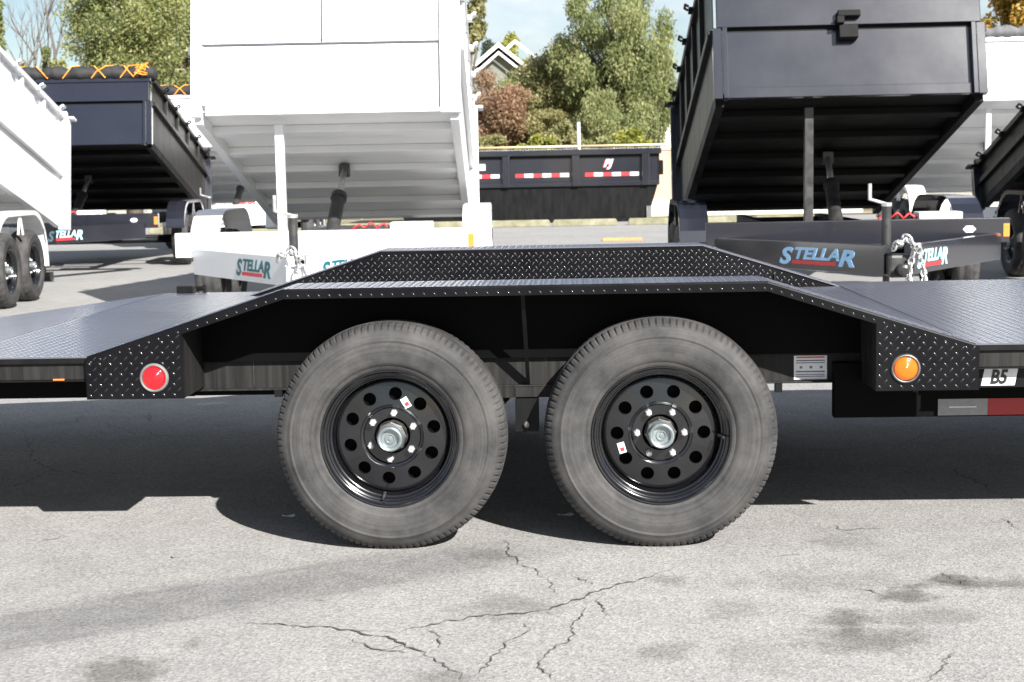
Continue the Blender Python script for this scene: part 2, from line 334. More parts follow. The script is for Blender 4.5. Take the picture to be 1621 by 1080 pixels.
# ------------------------------------------------------------------ wheels
def ring_holes(r1, r2, rh, hr, nh, yf, th, n4=4):
    """steel disc with round hand holes: yf(r) gives the dish"""
    v = []; f = []; per = 4*n4; wd = math.pi/nh
    for s in range(nh):
        c = math.pi/2+R(-6)+2*wd*s; b0 = len(v); ring = []
        P = []
        for i in range(n4): P.append((-1+2*i/n4, -1))
        for i in range(n4): P.append((1, -1+2*i/n4))
        for i in range(n4): P.append((1-2*i/n4, 1))
        for i in range(n4): P.append((-1, 1-2*i/n4))
        for (a, b) in P:
            rr = (r1+r2)/2+b*(r2-r1)/2; th_ = c+a*wd; v.append((rr*math.cos(th_), yf(rr), rr*math.sin(th_)))
        for (a, b) in P:
            q = math.atan2(b*(r2-r1)/2, a*wd*rh); x, z = rh+hr*math.sin(q), hr*math.cos(q)
            for dy in (0,): v.append((x*math.cos(c)-z*math.sin(c), yf(math.hypot(x, z)), x*math.sin(c)+z*math.cos(c)))
        for (a, b) in P:
            q = math.atan2(b*(r2-r1)/2, a*wd*rh); x, z = rh+hr*.93*math.sin(q), hr*.93*math.cos(q)
            v.append((x*math.cos(c)-z*math.sin(c), yf(rh)+th, x*math.sin(c)+z*math.cos(c)))
        for i in range(per):
            j = (i+1) % per
            f.append((b0+i, b0+j, b0+per+j, b0+per+i)); f.append((b0+per+i, b0+per+j, b0+2*per+j, b0+2*per+i))
    return v, f
RT, TW = .359, .222
half = [(.204, .034), (.2085, .025), (.216, .022), (.221, .0175), (.226, .0165), (.232, .0095), (.245, .004), (.252, .0045), (.262, .001), (.285, 0), (.3, .002), (.303, .0005), (.307, .0005), (.311, .004), (.322, .0085), (.333, .0165), (.338, .022), (.344, .028), (.3505, .037), (.3545, .047), (.3575, .06), (.3578, .078), (.3505, .079), (.3505, .085), (.359, .086), (.359, .111)]
prof = half+[(r, TW-y) for r, y in half[::-1][1:]]
def tread_fun(k, j, r):
    jj = min(j, len(prof)-1-j)
    if 16 <= jj <= 20 and (k+(2 if j > len(half) else 0)) % 4 < 1: return r-.0055 if jj > 16 else r-.002
    return r
TYRE = MB().lathe(prof, 416, rfun=tread_fun).mesh('tyre', M['rubber'], True)
TYRE.set_sharp_from_angle(angle=R(32))
TYRE_LO = MB().lathe(prof[::2], 96, rfun=lambda k, j, r: r-.007 if r > .335 and k % 3 == 0 and not 10 < j < len(prof)//2-8 else r).mesh('tyre', M['rubber'], True)
dish = lambda r: .072+(r-.1)*.14
def rim_mesh(n=96):
    m = MB()
    m.lathe([(.200, .05), (.205, .03), (.2125, .0235), (.2145, .019), (.2125, .0155), (.209, .0165), (.2065, .021), (.2025, .0265), (.1985, .028), (.1965, .034), (.1925, .0365), (.1905, .05), (.1885, .053), (.1845, .0545), (.183, .085), (.181, .0925), (.178, .0945), (.176, dish(.176)+.003), (.172, dish(.172)), (.164, dish(.164))], n)
    v, f = ring_holes(.1, .164, .1335, .0205, 10, dish, .012, 6); m.add(v, f)
    m.lathe([(.1, dish(.1)), (.0965, .0745), (.0935, .0755), (.0905, .0765), (.0885, .0815), (.0865, .084), (.0565, .084), (.054, .0875), (.0535, .1)], n)
    m.lathe([(.183, .085), (.179, .13), (.192, .19), (.21, .2), (.213, .204)], n)
    return m.mesh('wheel', M['rim'], True)
RIM = rim_mesh(); RIM.set_sharp_from_angle(angle=R(38))
HUBB = MB().lathe([(0, .05), (.044, .05), (.0475, .053), (.049, .06), (.049, .1)], 8).lathe([(.0475, .055), (.0475, .1)], 32)
HUB = HUBB.mesh('hub', M['zinc'])
CAP = MB().lathe([(.039, .055), (.0395, .018), (.038, .011), (.034, .008), (.029, .011), (.0265, .02), (.0255, .026), (.017, .026), (.0155, .022), (.0125, .022), (.0118, .026), (.006, .026), (.0055, .0235), (0, .0235)], 40).mesh('hub_cap', M['cap'], True); CAP.set_sharp_from_angle(angle=R(40))
NUT = MB().lathe([(0, .0535), (.005, .054), (.0085, .057), (.0108, .064), (.0108, .086)], 6).mesh('lug_nut', M['chrome'])
VALVE = MB().tube([(0, .05, 0), (0, .03, .006), (0, .014, .012)], [.005, .0042, .0036], 8).mesh('valve_stem', M['ramsteel'])
CAPV = MB().tube([(0, .015, .0118), (0, .006, .0152)], [.0046, .0044], 8).mesh('valve_cap', M['chrome'])
BACK = MB().lathe([(0, .118), (.16, .118), (.165, .124), (.165, .19), (0, .19)], 32).mesh('brake_drum', M['shadeblack'])
def wheel(parent, loc, spin=0, flip=False, hi=True, rz=None):
    o = put('wheel', RIM, parent); o.location = loc
    o.rotation_euler = (0, -spin, rz if rz is not None else math.pi if flip else 0)
    put('tyre', TYRE if hi else TYRE_LO, o); put('hub', HUB, o); put('hub_cap', CAP, o); put('brake_drum', BACK, o)
    for k in range(6):
        a = R(84+60*k); put('lug_nut', NUT, o, Matrix.Translation((.0725*math.cos(a), 0, .0725*math.sin(a))))
    a = R(262); put('valve_stem', VALVE, o, Matrix.Translation((.176*math.cos(a), 0, .176*math.sin(a))) @ Matrix.Rotation(-a+math.pi/2, 4, 'Y'))
    return o

# ------------------------------------------------------------------ tread plate
def tread(name, origin, u, v, nrm, inside, lu, lv, mat, parent, pitch=.0325, size=1.0, hgt=.0026):
    """raised lozenges of checker plate spread over a plane patch"""
    u, v, nrm, o = (np.array(q, float) for q in (u, v, nrm, origin))
    loz = np.array([(-.0108, 0, 0), (0, .0036, 0), (.0108, 0, 0), (0, -.0036, 0), (-.005, 0, 1), (.005, 0, 1)])*np.array([size, size, hgt])
    tri = np.array([(0, 3, 4), (3, 5, 4), (3, 2, 5), (2, 1, 5), (1, 4, 5), (1, 0, 4)])
    V = []; F = []; n = 0
    for par in (0, 1):
        ang = R(45 if par else -45); ca, sa = math.cos(ang), math.sin(ang)
        ii, jj = np.meshgrid(np.arange(int(lu/pitch)+1), np.arange(int(lv/pitch)+1), indexing='ij')
        a = (ii.ravel()+.5*par)*pitch+.012; b = (jj.ravel()+.5*par)*pitch+.012
        k = (a > .008) & (a < lu-.008) & (b > .006) & (b < lv-.006) & inside(a, b); a, b = a[k], b[k]
        lx = loz[:, 0]*ca-loz[:, 1]*sa; ly = loz[:, 0]*sa+loz[:, 1]*ca
        A = a[:, None]+lx[None]; B = b[:, None]+ly[None]
        V.append((o+A[..., None]*u+B[..., None]*v+loz[None, :, 2, None]*nrm).reshape(-1, 3))
        F.append((tri[None]+(np.arange(len(a))*6)[:, None, None]+n).reshape(-1, 3)); n += len(a)*6
    V = np.concatenate(V); F = np.concatenate(F)
    if len(F) == 0: return
    if np.dot(np.cross(u, v), nrm) < 0: F = F[:, ::-1]
    me = bpy.data.meshes.new(name); me.from_pydata(V.tolist(), [], F.tolist()); me.materials.append(mat)
    me.polygons.foreach_set('use_smooth', [True]*len(me.polygons))
    ob = put(name, me, parent); ob['kind'] = 'stuff'; return ob
ANY = lambda a, b: np.ones_like(a, bool)

# ------------------------------------------------------------------ lettering
def letters(text, size, mat, parent, Mx, name='lettering', shear=.25, bold=.012, ext=.0012, sx=1, align='LEFT'):
    cu = bpy.data.curves.new('t', 'FONT'); cu.body = text; cu.size = size; cu.shear = shear; cu.offset = bold*size; cu.extrude = ext; cu.align_x = align; cu.resolution_u = 3
    o = bpy.data.objects.new('t', cu); COL.objects.link(o)
    dg = bpy.context.evaluated_depsgraph_get(); me = bpy.data.meshes.new_from_object(o.evaluated_get(dg)); bpy.data.objects.remove(o)
    me.name = name; me.materials.clear(); me.materials.append(mat)
    me.transform(Mx @ Matrix.Diagonal((sx, 1, 1, 1)))
    return put(name, me, parent)
def frame_M(o, x, y):
    x = Vector(x).normalized(); y = Vector(y); y = (y-x*y.dot(x)).normalized(); z = x.cross(y)
    return Matrix(((x.x, y.x, z.x, o[0]), (x.y, y.y, z.y, o[1]), (x.z, y.z, z.z, o[2]), (0, 0, 0, 1)))

# ------------------------------------------------------------------ the car hauler in front
hauler = thing('car_hauler_trailer', 'black open car hauler trailer with diamond plate deck and drive over fenders', 'trailer', (0, 0, 0))
ZD, ZF = .633, .833; XL0, XL1, XR1, XR0 = -1.524, -.8995, .584, 1.21
W_N, W_F = .245, 2.30; YFAR = 2.545
XD0, XD1 = -1.985, 3.1          # level deck; rear of XD0 the beavertail falls away
# deck sheets
def deck_sheet(x0, x1, y0, y1):
    o = MB().box(x0, x1, y0, y1, ZD-.005, ZD).build('deck_sheet', M['deck'], hauler)
    tread('tread_pattern', (x0, y0, ZD), (1, 0, 0), (0, 1, 0), (0, 0, 1), ANY, x1-x0, y1-y0, M['deck'], o, hgt=.0011)
deck_sheet(XD0, XL0-.002, .004, YFAR); deck_sheet(XL0+.001, XR0-.001, W_N+.004, W_F-.004); deck_sheet(XR0+.003, XD1, .004, YFAR)
# beavertail
TAILZ = .46; XT = -3.35; sl = (TAILZ-ZD)/(XT-XD0)
tl = Vector((XT-XD0, 0, TAILZ-ZD)); tll = tl.length; tlu = tl.normalized(); tn = Vector((-tlu.z, 0, tlu.x)); tn = tn if tn.z > 0 else -tn
bt = MB().prism([(XD0-.004, ZD), (XT, TAILZ), (XT, TAILZ-.005), (XD0-.004, ZD-.005)], YFAR-.008, Matrix.Translation((0, .004, 0))).build('beavertail_sheet', M['deck'], hauler)
tread('tread_pattern', (XD0-.004, .004, ZD), tlu, (0, 1, 0), tn, ANY, tll, YFAR-.01, M['deck'], bt, hgt=.0011)
# fenders
PROF = [(XL0, ZD), (XL1, ZF), (XR1, ZF), (XR0, ZD)]
def fender(y0, y1, lip_y, lip_dir, wall_y, wall_n, wall_bot):
    th = .004; q = [(x, z+.0008) for x, z in PROF]; poly = q+[(x, z-th) for x, z in PROF[::-1]]
    o = MB().prism(poly, y1-y0, Matrix.Translation((0, y0, 0))).build('fender', M['deck'], hauler)
    for (a, b) in zip(q[:-1], q[1:]):
        d = Vector((b[0]-a[0], 0, b[1]-a[1])); l = d.length; d.normalize(); n = Vector((-d.z, 0, d.x))
        tread('tread_pattern', (a[0], y0, a[1]), d, (0, 1, 0), n, ANY, l, y1-y0, M['deck'], o, hgt=.0014)
    # rolled lip hanging from the free edge
    lip = MB(); off = [(0, 0), (-.0035*1, -.0015), (-.006, -.006), (-.006, -.031), (-.002, -.031), (-.002, -.006)]
    vs = []; 
    for x, z in q: vs += [(x, lip_y+lip_dir*dy, z+dz) for dy, dz in off]
    m = len(off); fs = [(i*m+j, i*m+(j+1) % m, (i+1)*m+(j+1) % m, (i+1)*m+j) for i in range(len(q)-1) for j in range(m)]+[tuple(range(m)), tuple(range(3*m, 4*m))]
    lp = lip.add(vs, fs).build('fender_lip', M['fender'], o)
    for (a, b) in zip(q[:-1], q[1:]):
        d = Vector((b[0]-a[0], 0, b[1]-a[1])); l = d.length; d.normalize()
        k = d.x
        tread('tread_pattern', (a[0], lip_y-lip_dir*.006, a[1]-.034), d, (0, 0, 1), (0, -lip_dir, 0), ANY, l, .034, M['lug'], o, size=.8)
    # inner wall
    zb = wall_bot
    wpoly = [(XL0+.02, ZD-.004), (XL1, ZF-.006), (XR1, ZF-.006), (XR0-.02, ZD-.004), (XR0-.02, zb), (XL0+.02, zb)]
    wl = MB().prism(wpoly, .004, Matrix.Translation((0, wall_y-(.004 if wall_n > 0 else 0), 0))).build('fender_wall', M['fender'] if wall_n < 0 else M['shadeblack'], hauler)
    def ins(a, b):
        x = a+XL0; top = np.minimum(np.minimum((x-XL0)/(XL1-XL0), (XR0-x)/(XR0-XR1)), 1)*(ZF-ZD)
        return b < top-.018
    tread('tread_pattern', (XL0, wall_y+wall_n*.0002, ZD), (1, 0, 0), (0, 0, 1), (0, wall_n, 0), ins, XR0-XL0, ZF-ZD, M['lug'], wl)
    return o
fender(0, W_N, 0, 1, W_N, 1, .58); fender(W_F, YFAR, YFAR, -1, W_F, -1, .58)
# long rails behind the wheels, with bottom flange
for y, s in ((.262, 1), (W_F-.028, -1)):
    for x0, x1 in ((XL0-.4, XR0+.3),):
        o = MB().box(x0, x1, y, y+.012, .488, .588).box(x0, x1, y-(.022 if s > 0 else -.002), y+.03, .484, .49).box(x0, x1, y-(.012 if s > 0 else 0), y+.03, .588, .593).build('main_rail', M['dusty'], hauler, bevel=.0015)
for x in (-1.06, -.42, -.1, .1):
    MB().box(x-.001, x+.001, .2605, .262, .495, .58).build('weld_bead', M['ramsteel'], hauler)
# bracket tab row under the rail
MB().box(-.99, -.965, .24, .262, .462, .484).build('rail_tab', M['frame'], hauler)
MB().box(.64, .662, .24, .27, .455, .487).build('rail_tab', M['frame'], hauler)
MB().box(-1.28, -.96, .275, .33, .465, .5).build('spring_hanger', M['shadeblack'], hauler)
# side channels under the level deck, each end
def side_channel(x0, x1, y, s):
    MB().box(x0, x1, y, y+s*.04, ZD-.022, ZD-.0055).build('deck_edge', M['frame'], hauler)
    MB().box(x0, x1, y+s*.012, y+s*.05, ZD-.075, ZD-.023).build('side_channel', M['dusty'], hauler, bevel=.002)
    MB().box(x0, x1, y+s*.006, y+s*.05, ZD-.0795, ZD-.0755).build('channel_flange', M['frame'], hauler)
side_channel(XD0, XL0-.004, .004, 1); side_channel(XR0+.012, XD1, .004, 1)
side_channel(XD0, XL0, YFAR-.004, -1); side_channel(XR0, XD1, YFAR-.004, -1)
for y, s in ((.01, 1), (YFAR-.01, -1)):
    MB().prism([(XD0-.004, ZD-.006), (XT, TAILZ-.006), (XT, TAILZ-.08), (XD0-.004, ZD-.08)], .04, Matrix.Translation((0, y if s > 0 else y-.04, 0))).build('tail_channel', M['frame'], hauler)
# deep rails of the bed frame, in shade under the deck edge
MB().box(XD0-.3, -1.235, .17, .21, .478, .5525).build('lower_rail', M['shadeblack'], hauler, bevel=.003)
MB().box(at(1320, 640, Y=.215).x, XD1, .215, .255, at(1400, 661, Y=.215).z, .552).build('lower_rail', M['shadeblack'], hauler, bevel=.003)
MB().box(XD0-.3, -1.235, W_F+.07, W_F+.11, .478, .5525).build('lower_rail', M['frame'], hauler)
MB().box(.817, XD1, W_F+.09, W_F+.13, .45, .552).build('lower_rail', M['frame'], hauler)
for x in np.arange(-1.9, 3.1, .61):
    MB().box(x-.03, x+.03, .28 if XL0 < x < XR0 else .22, 2.26 if XL0 < x < XR0 else 2.36, ZD-.085, ZD-.0065).build('cross_member', M['shadeblack'], hauler)
MB().box(XT, XT+.06, .05, YFAR-.05, TAILZ-.09, TAILZ-.007).build('tail_member', M['frame'], hauler)
# lamp panels at the ends of each fender
def lamp_panel(x0, x1, poly, lx, lz, lensmat, nm, y, s, ret_x, lab):
    """flat checker plate with a round marker lamp; s = outward direction in Y"""
    Mx = Matrix.Translation((0, y if s < 0 else y-.004, 0))
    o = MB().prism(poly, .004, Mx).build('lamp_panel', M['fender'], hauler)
    zs = [p[1] for p in poly]; zb = min(zs)
    xs = sorted(poly)
    def ins(a, b):
        x = a+x0; z = b+zb
        ok = np.hypot(x-lx, z-lz) > .052
        inside = np.zeros_like(a, bool)
        for (p, q) in zip(poly, poly[1:]+poly[:1]):
            c = ((p[1] > z) != (q[1] > z)) & (x < (q[0]-p[0])*(z-p[1])/((q[1]-p[1]) or 1e-9)+p[0]); inside ^= c
        return ok & inside
    tread('tread_pattern', (x0, y+s*.0002, zb), (1, 0, 0), (0, 0, 1), (0, s, 0), ins, x1-x0, max(zs)-zb, M['lug'], o, pitch=.033, size=.9, hgt=.002)
    # return plate running back to the rail
    y2 = .258 if s < 0 else YFAR-.258
    zt = [p[1] for p in poly if abs(p[0]-ret_x) < .002]
    ya, yb = sorted((y-s*.0045, y2))
    MB().box(ret_x-.004 if ret_x < 0 else ret_x, ret_x if ret_x < 0 else ret_x+.004, ya, yb, zb, max(zt)-.004).build('panel_return', M['dusty'], hauler)
    flip = Matrix.Translation((lx, y, lz)) @ (Matrix() if s < 0 else Matrix.Rotation(math.pi, 4, 'Z'))
    b = put('marker_lamp', MB().lathe([(.046, 0), (.045, -.005), (.042, -.009), (.039, -.009), (.0365, -.004), (.0365, .003)], 40).mesh('marker_lamp', M['greysteel'] if lensmat is M['redlens'] else M['zinc'], True), hauler, flip)
    b['label'] = lab
    put('lens', MB().lathe([(.0365, -.001), (.0355, -.006), (.032, -.0095), (.022, -.0125), (.008, -.014), (0, -.0142)], 40).mesh('lens', lensmat, True), b)
for y, s in ((-.0065, -1), (YFAR+.0065, 1)):
    ztop = lambda x: ZD+(x-XL0)/(XL1-XL0)*(ZF-ZD)-.028
    lamp_panel(-1.529, -1.223, [(-1.529, .498), (-1.223, .498), (-1.223, ztop(-1.223)), (-1.42, ztop(-1.42)), (-1.5, ZD-.004), (-1.529, ZD-.004)], -1.3135, .564, M['redlens'], 'red', y, s, -1.223, 'round red marker lamp')
    zt2 = lambda x: ZD+(XR0-x)/(XR0-XR1)*(ZF-ZD)-.028
    lamp_panel(.911, 1.222, [(.911, .492), (1.222, .492), (1.222, ZD-.006), (1.2, ZD-.004), (1.13, zt2(1.13)+.004), (.911, zt2(.911))], 1.0, .5605, M['amberlens'], 'amber', y, s, .911, 'round amber marker lamp')
# fender brace and hanger between the wheels
b = MB(); b.beam((-.163, .03, .806), (-.158, .252, .495), .018, .012, up=(1, 0, 0)); b.build('fender_brace', M['frame'], hauler)
MB().box(-.2, -.115, .235, .243, .452, .484).box(-.26, -.07, .24, .25, .45, .484).build('hanger_plate', M['dusty'], hauler)
for yy in (.2, .262): MB().box(-.2, -.125, yy, yy+.006, .345, .452).build('equaliser_hanger', M['frame'], hauler)
MB().lathe([(0, 0), (.008, .001), (.011, .004), (.011, .02)], 16).build('hanger_bolt', M['zinc'], hauler, M=Matrix.Translation((-.163, .186, .368)))
for x in (-.587, .26):
    MB().tube([(x, .12, RT), (x, 2.42, RT)], .044, 16).build('axle', M['frame'], hauler, smooth=True)
    for y in (.3, W_F-.06):
        m = MB()
        for k in range(4): 
            ll = .36-.07*k
            m.tube([(x-ll+ (2*ll)*i/10, y, .43-k*.009-.05*(1-((i-5)/5)**2)*ll/.36+.02) for i in range(11)], .007, 6)
        m.build('leaf_spring', M['frame'], hauler, smooth=True)
# decals on the side
def plate(name, x0, x1, z0, z1, y, mat, parent, sh=0, t=.0015):
    return MB().prism([(x0, z0), (x1, z0), (x1+sh, z1), (x0+sh, z1)], t, Matrix.Translation((0, y-t, 0))).build(name, mat, parent)
st = plate('specification_sticker', .702, .808, .4935, .571, .2615, M['sticker'], hauler); st['label'] = 'white specification sticker with red heading'
plate('sticker_heading', .71, .8, .563, .568, .26, M['red'], st, t=.0004)
for zz, hh in ((.553, .004), (.546, .003), (.5165, .005), (.508, .003), (.502, .003)): plate('sticker_text_line', .709, .801, zz, zz+hh, .26, M['print'], st, t=.0004)
for xx in (.72, .752, .785): plate('sticker_text_line', xx, xx+.009, .529, .537, .26, M['print'], st, t=.0004)
p5 = plate('number_plate', 1.244, 1.346, .496, .557, .054, M['sticker'], hauler, sh=.012); p5['label'] = 'white number decal'
letters('B5', .06, M['blackprint'], p5, frame_M((1.27, .0515, .503), (1, 0, 0), (0, 0, 1)), shear=.22, bold=.035, ext=.0006, sx=.8)
MB().box(XR0+.03, 2.6, .0545, .06, .49, .558).build('channel_web', M['frame'], hauler)
TA, TB = at(1485, 632, Y=.2135), at(1563, 657, Y=.2135)
tp = plate('reflective_tape', TA.x, TB.x, TB.z, TA.z, .2145, M['greytape'], hauler); tp['label'] = 'silver grey reflective tape strip'
plate('tape_text_line', TA.x+.035, TB.x-.035, TA.z-.028, TA.z-.0245, .2127, M['sticker'], tp, t=.0003)
tp = plate('reflective_tape', TB.x+.0005, TB.x+.31, TB.z, TA.z, .2145, M['redtape'], hauler); tp['label'] = 'red reflective tape strip'
MB().box(-1.64, -1.605, .0125, .0155, .5565, .562).build('side_reflector', M['orange'], hauler)
# tie-down ring standing on the far deck edge, tongue and coupler at the front end
m = MB().box(-1.92, -1.84, YFAR-.03, YFAR+.02, ZD, ZD+.035).tube([(-1.83, YFAR, ZD+.02), (-1.79, YFAR, ZD+.022)], .012, 8).tube([(-1.79, YFAR, ZD), (-1.79, YFAR, ZD+.04)], .008, 8)
m.build('tie_down', M['frame'], hauler, bevel=.004)
for s in (-1, 1): MB().beam((XD1-.6, W_F/2+.12+s*.75, .48), (XD1+1.25, W_F/2+.12+s*.06, .48), .06, .13).build('tongue_beam', M['frame'], hauler)
MB().box(XD1+1.2, XD1+1.45, W_F/2+.04, W_F/2+.2, .42, .53).build('coupler', M['greysteel'], hauler, bevel=.02)
MB().tube([(XD1+.9, W_F/2+.12, .02), (XD1+.9, W_F/2+.12, .95)], .03, 12).box(XD1+.82, XD1+.98, W_F/2+.04, W_F/2+.2, 0, .02).build('jack', M['frame'], hauler)
wn = [wheel(hauler, (-.587, .008, RT-.003)), wheel(hauler, (.26, .008, RT-.003), spin=R(96))]
for o in wn: o.scale = (1.018, 1, 1.018)
for o, (ang, rr, rot) in zip(wn, ((66, .114, 30), (201-96, .128, -80))):
    a = R(ang); Mx = Matrix.Translation((rr*math.cos(a), dish(rr)-.0012, rr*math.sin(a))) @ Matrix.Rotation(-R(rot), 4, 'Y')
    s_ = put('wheel_sticker', MB().box(-.011, .011, -.0005, .0005, -.017, .017).mesh('wheel_sticker', M['sticker']), o, Mx)
    put('sticker_print', MB().box(-.006, .0065, -.0011, -.0006, -.011, .001).mesh('sticker_print', M['red']), o, Mx)
wheel(hauler, (-.587, YFAR-.03, RT-.003), flip=True); wheel(hauler, (.26, YFAR-.03, RT-.003), spin=.8, flip=True)

# ------------------------------------------------------------------ dump trailers
def dump(label, loc, rz, col, tilt=None, wall=1.22, tarp=None, front_z=1.69, Lb=4.27, group=None, step=True, lets=('skyblue', 'cyan'), split=False, ram_x=.0, prop=True, box_x=.5, jack_x=0, prop_x=-.385, tw=.98, post=True, tlen=.84, tpos=.74):
    t = thing('dump_trailer', label, 'trailer', loc, rz, group)
    pm = M['white'] if col == 'white' else M['black']; sm = M['white'] if col == 'white' else M['blackside']; um = M['white'] if col == 'white' else M['blackunder']
    HW = 1.06; zh = .76; yh = .4+math.sqrt(Lb**2-(front_z-zh)**2); tl = math.asin((front_z-zh)/Lb)
    B = Matrix.Translation((0, yh, zh)) @ Matrix.Rotation(-tl, 4, 'X')
    bd = lambda mb, n, mat, par=t, bev=0, **k: mb.build(n, mat, par, M=B, bevel=bev, **k)
    hs = .54 if step and wall > .8 else wall*.5
    # bed: floor, ribs, walls
    bd(MB().box(-HW, HW, -Lb+.004, -.004, .003, .012), 'bed_floor', um)
    for k in range(6):
        y = -Lb+.5+k*(Lb-.7)/5
        bd(MB().box(-HW+.05, HW-.05, y-.07, y+.07, -.06, .0025), 'floor_rib', um, bev=.006)
    for s in (-1, 1):
        bd(MB().box(*sorted((s*HW, s*(HW-.07))), -Lb+.02, -.004, -.09, .0025), 'bed_edge', um, bev=.004)
        wl = bd(MB().box(*sorted((s*HW, s*(HW-.006))), -Lb+.01, -.01, .013, hs), 'side_wall', sm)
        bd(MB().box(*sorted((s*(HW+.0), s*(HW+.05))), -Lb+.02, -.05, hs-.05, hs+.01), 'side_rail', sm, par=wl, bev=.006)
        bd(MB().box(*sorted((s*(HW+.006), s*(HW-.0))), -Lb+.01, -.01, hs+.0105, wall-.0505), 'upper_wall', sm, par=wl)
        bd(MB().box(*sorted((s*(HW-.01), s*(HW+.06))), -Lb-.01, .0, wall-.05, wall+.01), 'top_rail', sm, par=wl, bev=.008)
        for k in range(5):
            y = -Lb+.45+k*.86
            bd(MB().box(*sorted((s*(HW+.062), s*(HW+.1))), y-.045, y+.045, wall-.06, wall-.02).tube([(s*(HW+.1), y-.05, wall-.02), (s*(HW+.13), y-.05, wall+.0), (s*(HW+.13), y+.05, wall+.0), (s*(HW+.1), y+.05, wall-.02)], .012, 6), 'tarp_hook', M['blackunder'] if col != 'white' else pm, par=wl)
        if wall > .6:
            for k in range(1, 5):
                y = -Lb+k*Lb/5
                bd(MB().box(*sorted((s*(HW+.0065), s*(HW+.045))), y-.03, y+.03, hs+.011, wall-.051), 'side_stake', sm, par=wl, bev=.004)
        pp = bd(MB().box(*sorted((s*(HW-.02), s*(HW+.1))), -.045, .06, -.12, wall-.06), 'rear_post', pm, bev=.006)
        bd(MB().box(*sorted((s*(HW-.06), s*(HW+.16))), -.06, .08, wall-.0595, wall-.03).box(*sorted((s*(HW-.0), s*(HW+.07))), -.03, .04, wall-.03, wall+.04), 'post_cap', pm if col == 'white' else M['blackunder'], par=pp, bev=.006)
    bd(MB().box(-HW+.03, -.01, -.004, .045, .0, wall-.07).box(.01, HW-.03, -.004, .045, .0, wall-.07), 'tailgate', pm, bev=.004)
    # headboard
    yb = -Lb
    hb = bd(MB().box(-HW+.1, HW-.1, yb-.03, yb+.004, .05, hs-.03) if not split else MB().box(-HW+.075, HW-.155, yb-.045, yb+.004, .0505, hs-.012), 'headboard', pm)
    bd(MB().box(-HW+.1, HW-.1, yb-.045, yb+.004, -.035, .05), 'bottom_flange', pm, par=hb, bev=.004)
    ov = .075 if col != 'white' else .045
    if wall > hs+.1:
        if split:
            for x0, x1 in ((-HW+.075, -.035), (-.019, HW-.155)):
                bd(MB().box(x0, x1, yb-.062, yb+.004, hs+.004, wall-.05), 'upper_panel', pm, par=hb)
            bd(MB().box(-HW+.075, HW-.155, yb-.03, yb+.004, hs-.0295, hs+.0035), 'panel_ledge', pm, par=hb)
            for q in (MB().box(-HW+.09, HW-.156, yb-.056, yb-.03, hs-.0105, hs+.0025), MB().box(-.0345, -.0195, yb-.057, yb-.004, hs+.03, wall-.05), MB().box(HW-.1545, HW-.1425, yb-.056, yb-.004, .0, wall-.06)): bd(q, 'groove_shade_strip', M['grooveshade'], par=hb)  # added dark strips that paint the shade between headboard panels
        else:
            bd(MB().box(-HW+.02, HW-.02, yb-ov, yb+.004, hs-.0, wall-.05), 'upper_panel', pm, par=hb, bev=.004)
            bd(MB().box(-HW+.1, HW-.1, yb-.029, yb+.004, hs-.0295, hs-.0005), 'panel_ledge', M['blackunder'] if col != 'white' else pm, par=hb)
        bd(MB().box(-HW-.01, HW+.01, yb-.09, yb+.01, wall-.0495, wall+.012), 'header_rail', pm, par=hb, bev=.01)
    else:
        bd(MB().box(-HW+.1, HW-.1, yb-.05, yb+.004, hs-.03, wall), 'upper_panel', pm, par=hb)
    if split:
        bd(MB().box(HW-.142, HW+.02, yb-.06, yb+.003, -.045, wall-.052), 'corner_post', pm, par=hb); bd(MB().box(-HW-.015, -HW+.07, yb-.05, yb+.003, -.045, wall-.052), 'corner_post', pm, par=hb)
    for s in (-1, 1) if not split else ():
        bd(MB().box(*sorted((s*(HW-.098), s*(HW-.06))), yb-.085, yb+.003, -.045, (hs-.002 if not split else hs-.03)), 'corner_post', pm, par=hb, bev=.004)
        bd(MB().box(*sorted((s*(HW-.055), s*(HW+.015))), yb-.07, yb+.003, -.045, hs-.002 if not split else wall-.052), 'corner_post', pm, par=hb, bev=.004)
    if col == 'black' and wall > 1.1:
        bk = MB().box(-.09, .09, yb-.14, yb-.0755, hs+.05, hs+.1).box(-.1, -.04, yb-.15, yb-.076, hs-.01, hs+.05).box(-.08, .07, yb-.12, yb-.032, hs-.12, hs-.01)
        bd(bk, 'latch_bracket', M['blackunder'], par=hb, bev=.006)
    # running gear
    fr = MB().box(-1.17, 1.17, 0, .09, .575, .765); fb = fr.build('front_beam', pm, t, bevel=.006)
    for s in (-1, 1):
        MB().box(s*.42-.04, s*.42+.04, .0905, yh+.05, .53, .69).build('frame_rail', um, t, bevel=.004)
    for y in (.9, 1.65, 2.5, 3.3, yh-.1): MB().box(-.3795, .3795, y-.04, y+.04, .55, .66).build('cross_member', um, t)
    for y in (1.65, 2.5): MB().tube([(-1.2, y, RT), (1.2, y, RT)], .045, 12).build('axle', M['frame'], t, smooth=True)
    for s in (-1, 1):
        # fender: boxed sheet wrapped over both wheels with an outer skirt edge
        P = [(1.145, .56)]+[(1.62-.475*math.cos(R(q)), .46+.45*math.sin(R(q))) for q in range(10, 91, 16)]+[(2.53+.475*math.sin(R(q)), .46+.45*math.cos(R(q))) for q in range(0, 91, 15)]+[(3.02, .32)]
        I = [(y+(.035 if y < 1.5 else -.035 if y > 2.65 else 0), z-(.045 if z > .7 else 0)) for y, z in P]
        m = MB(); fs = [(2*i, 2*i+1, 2*i+3, 2*i+2) for i in range(len(P)-1)]
        m.add([(s*dx, y, z) for y, z in P for dx in (1.05, 1.3)], fs)
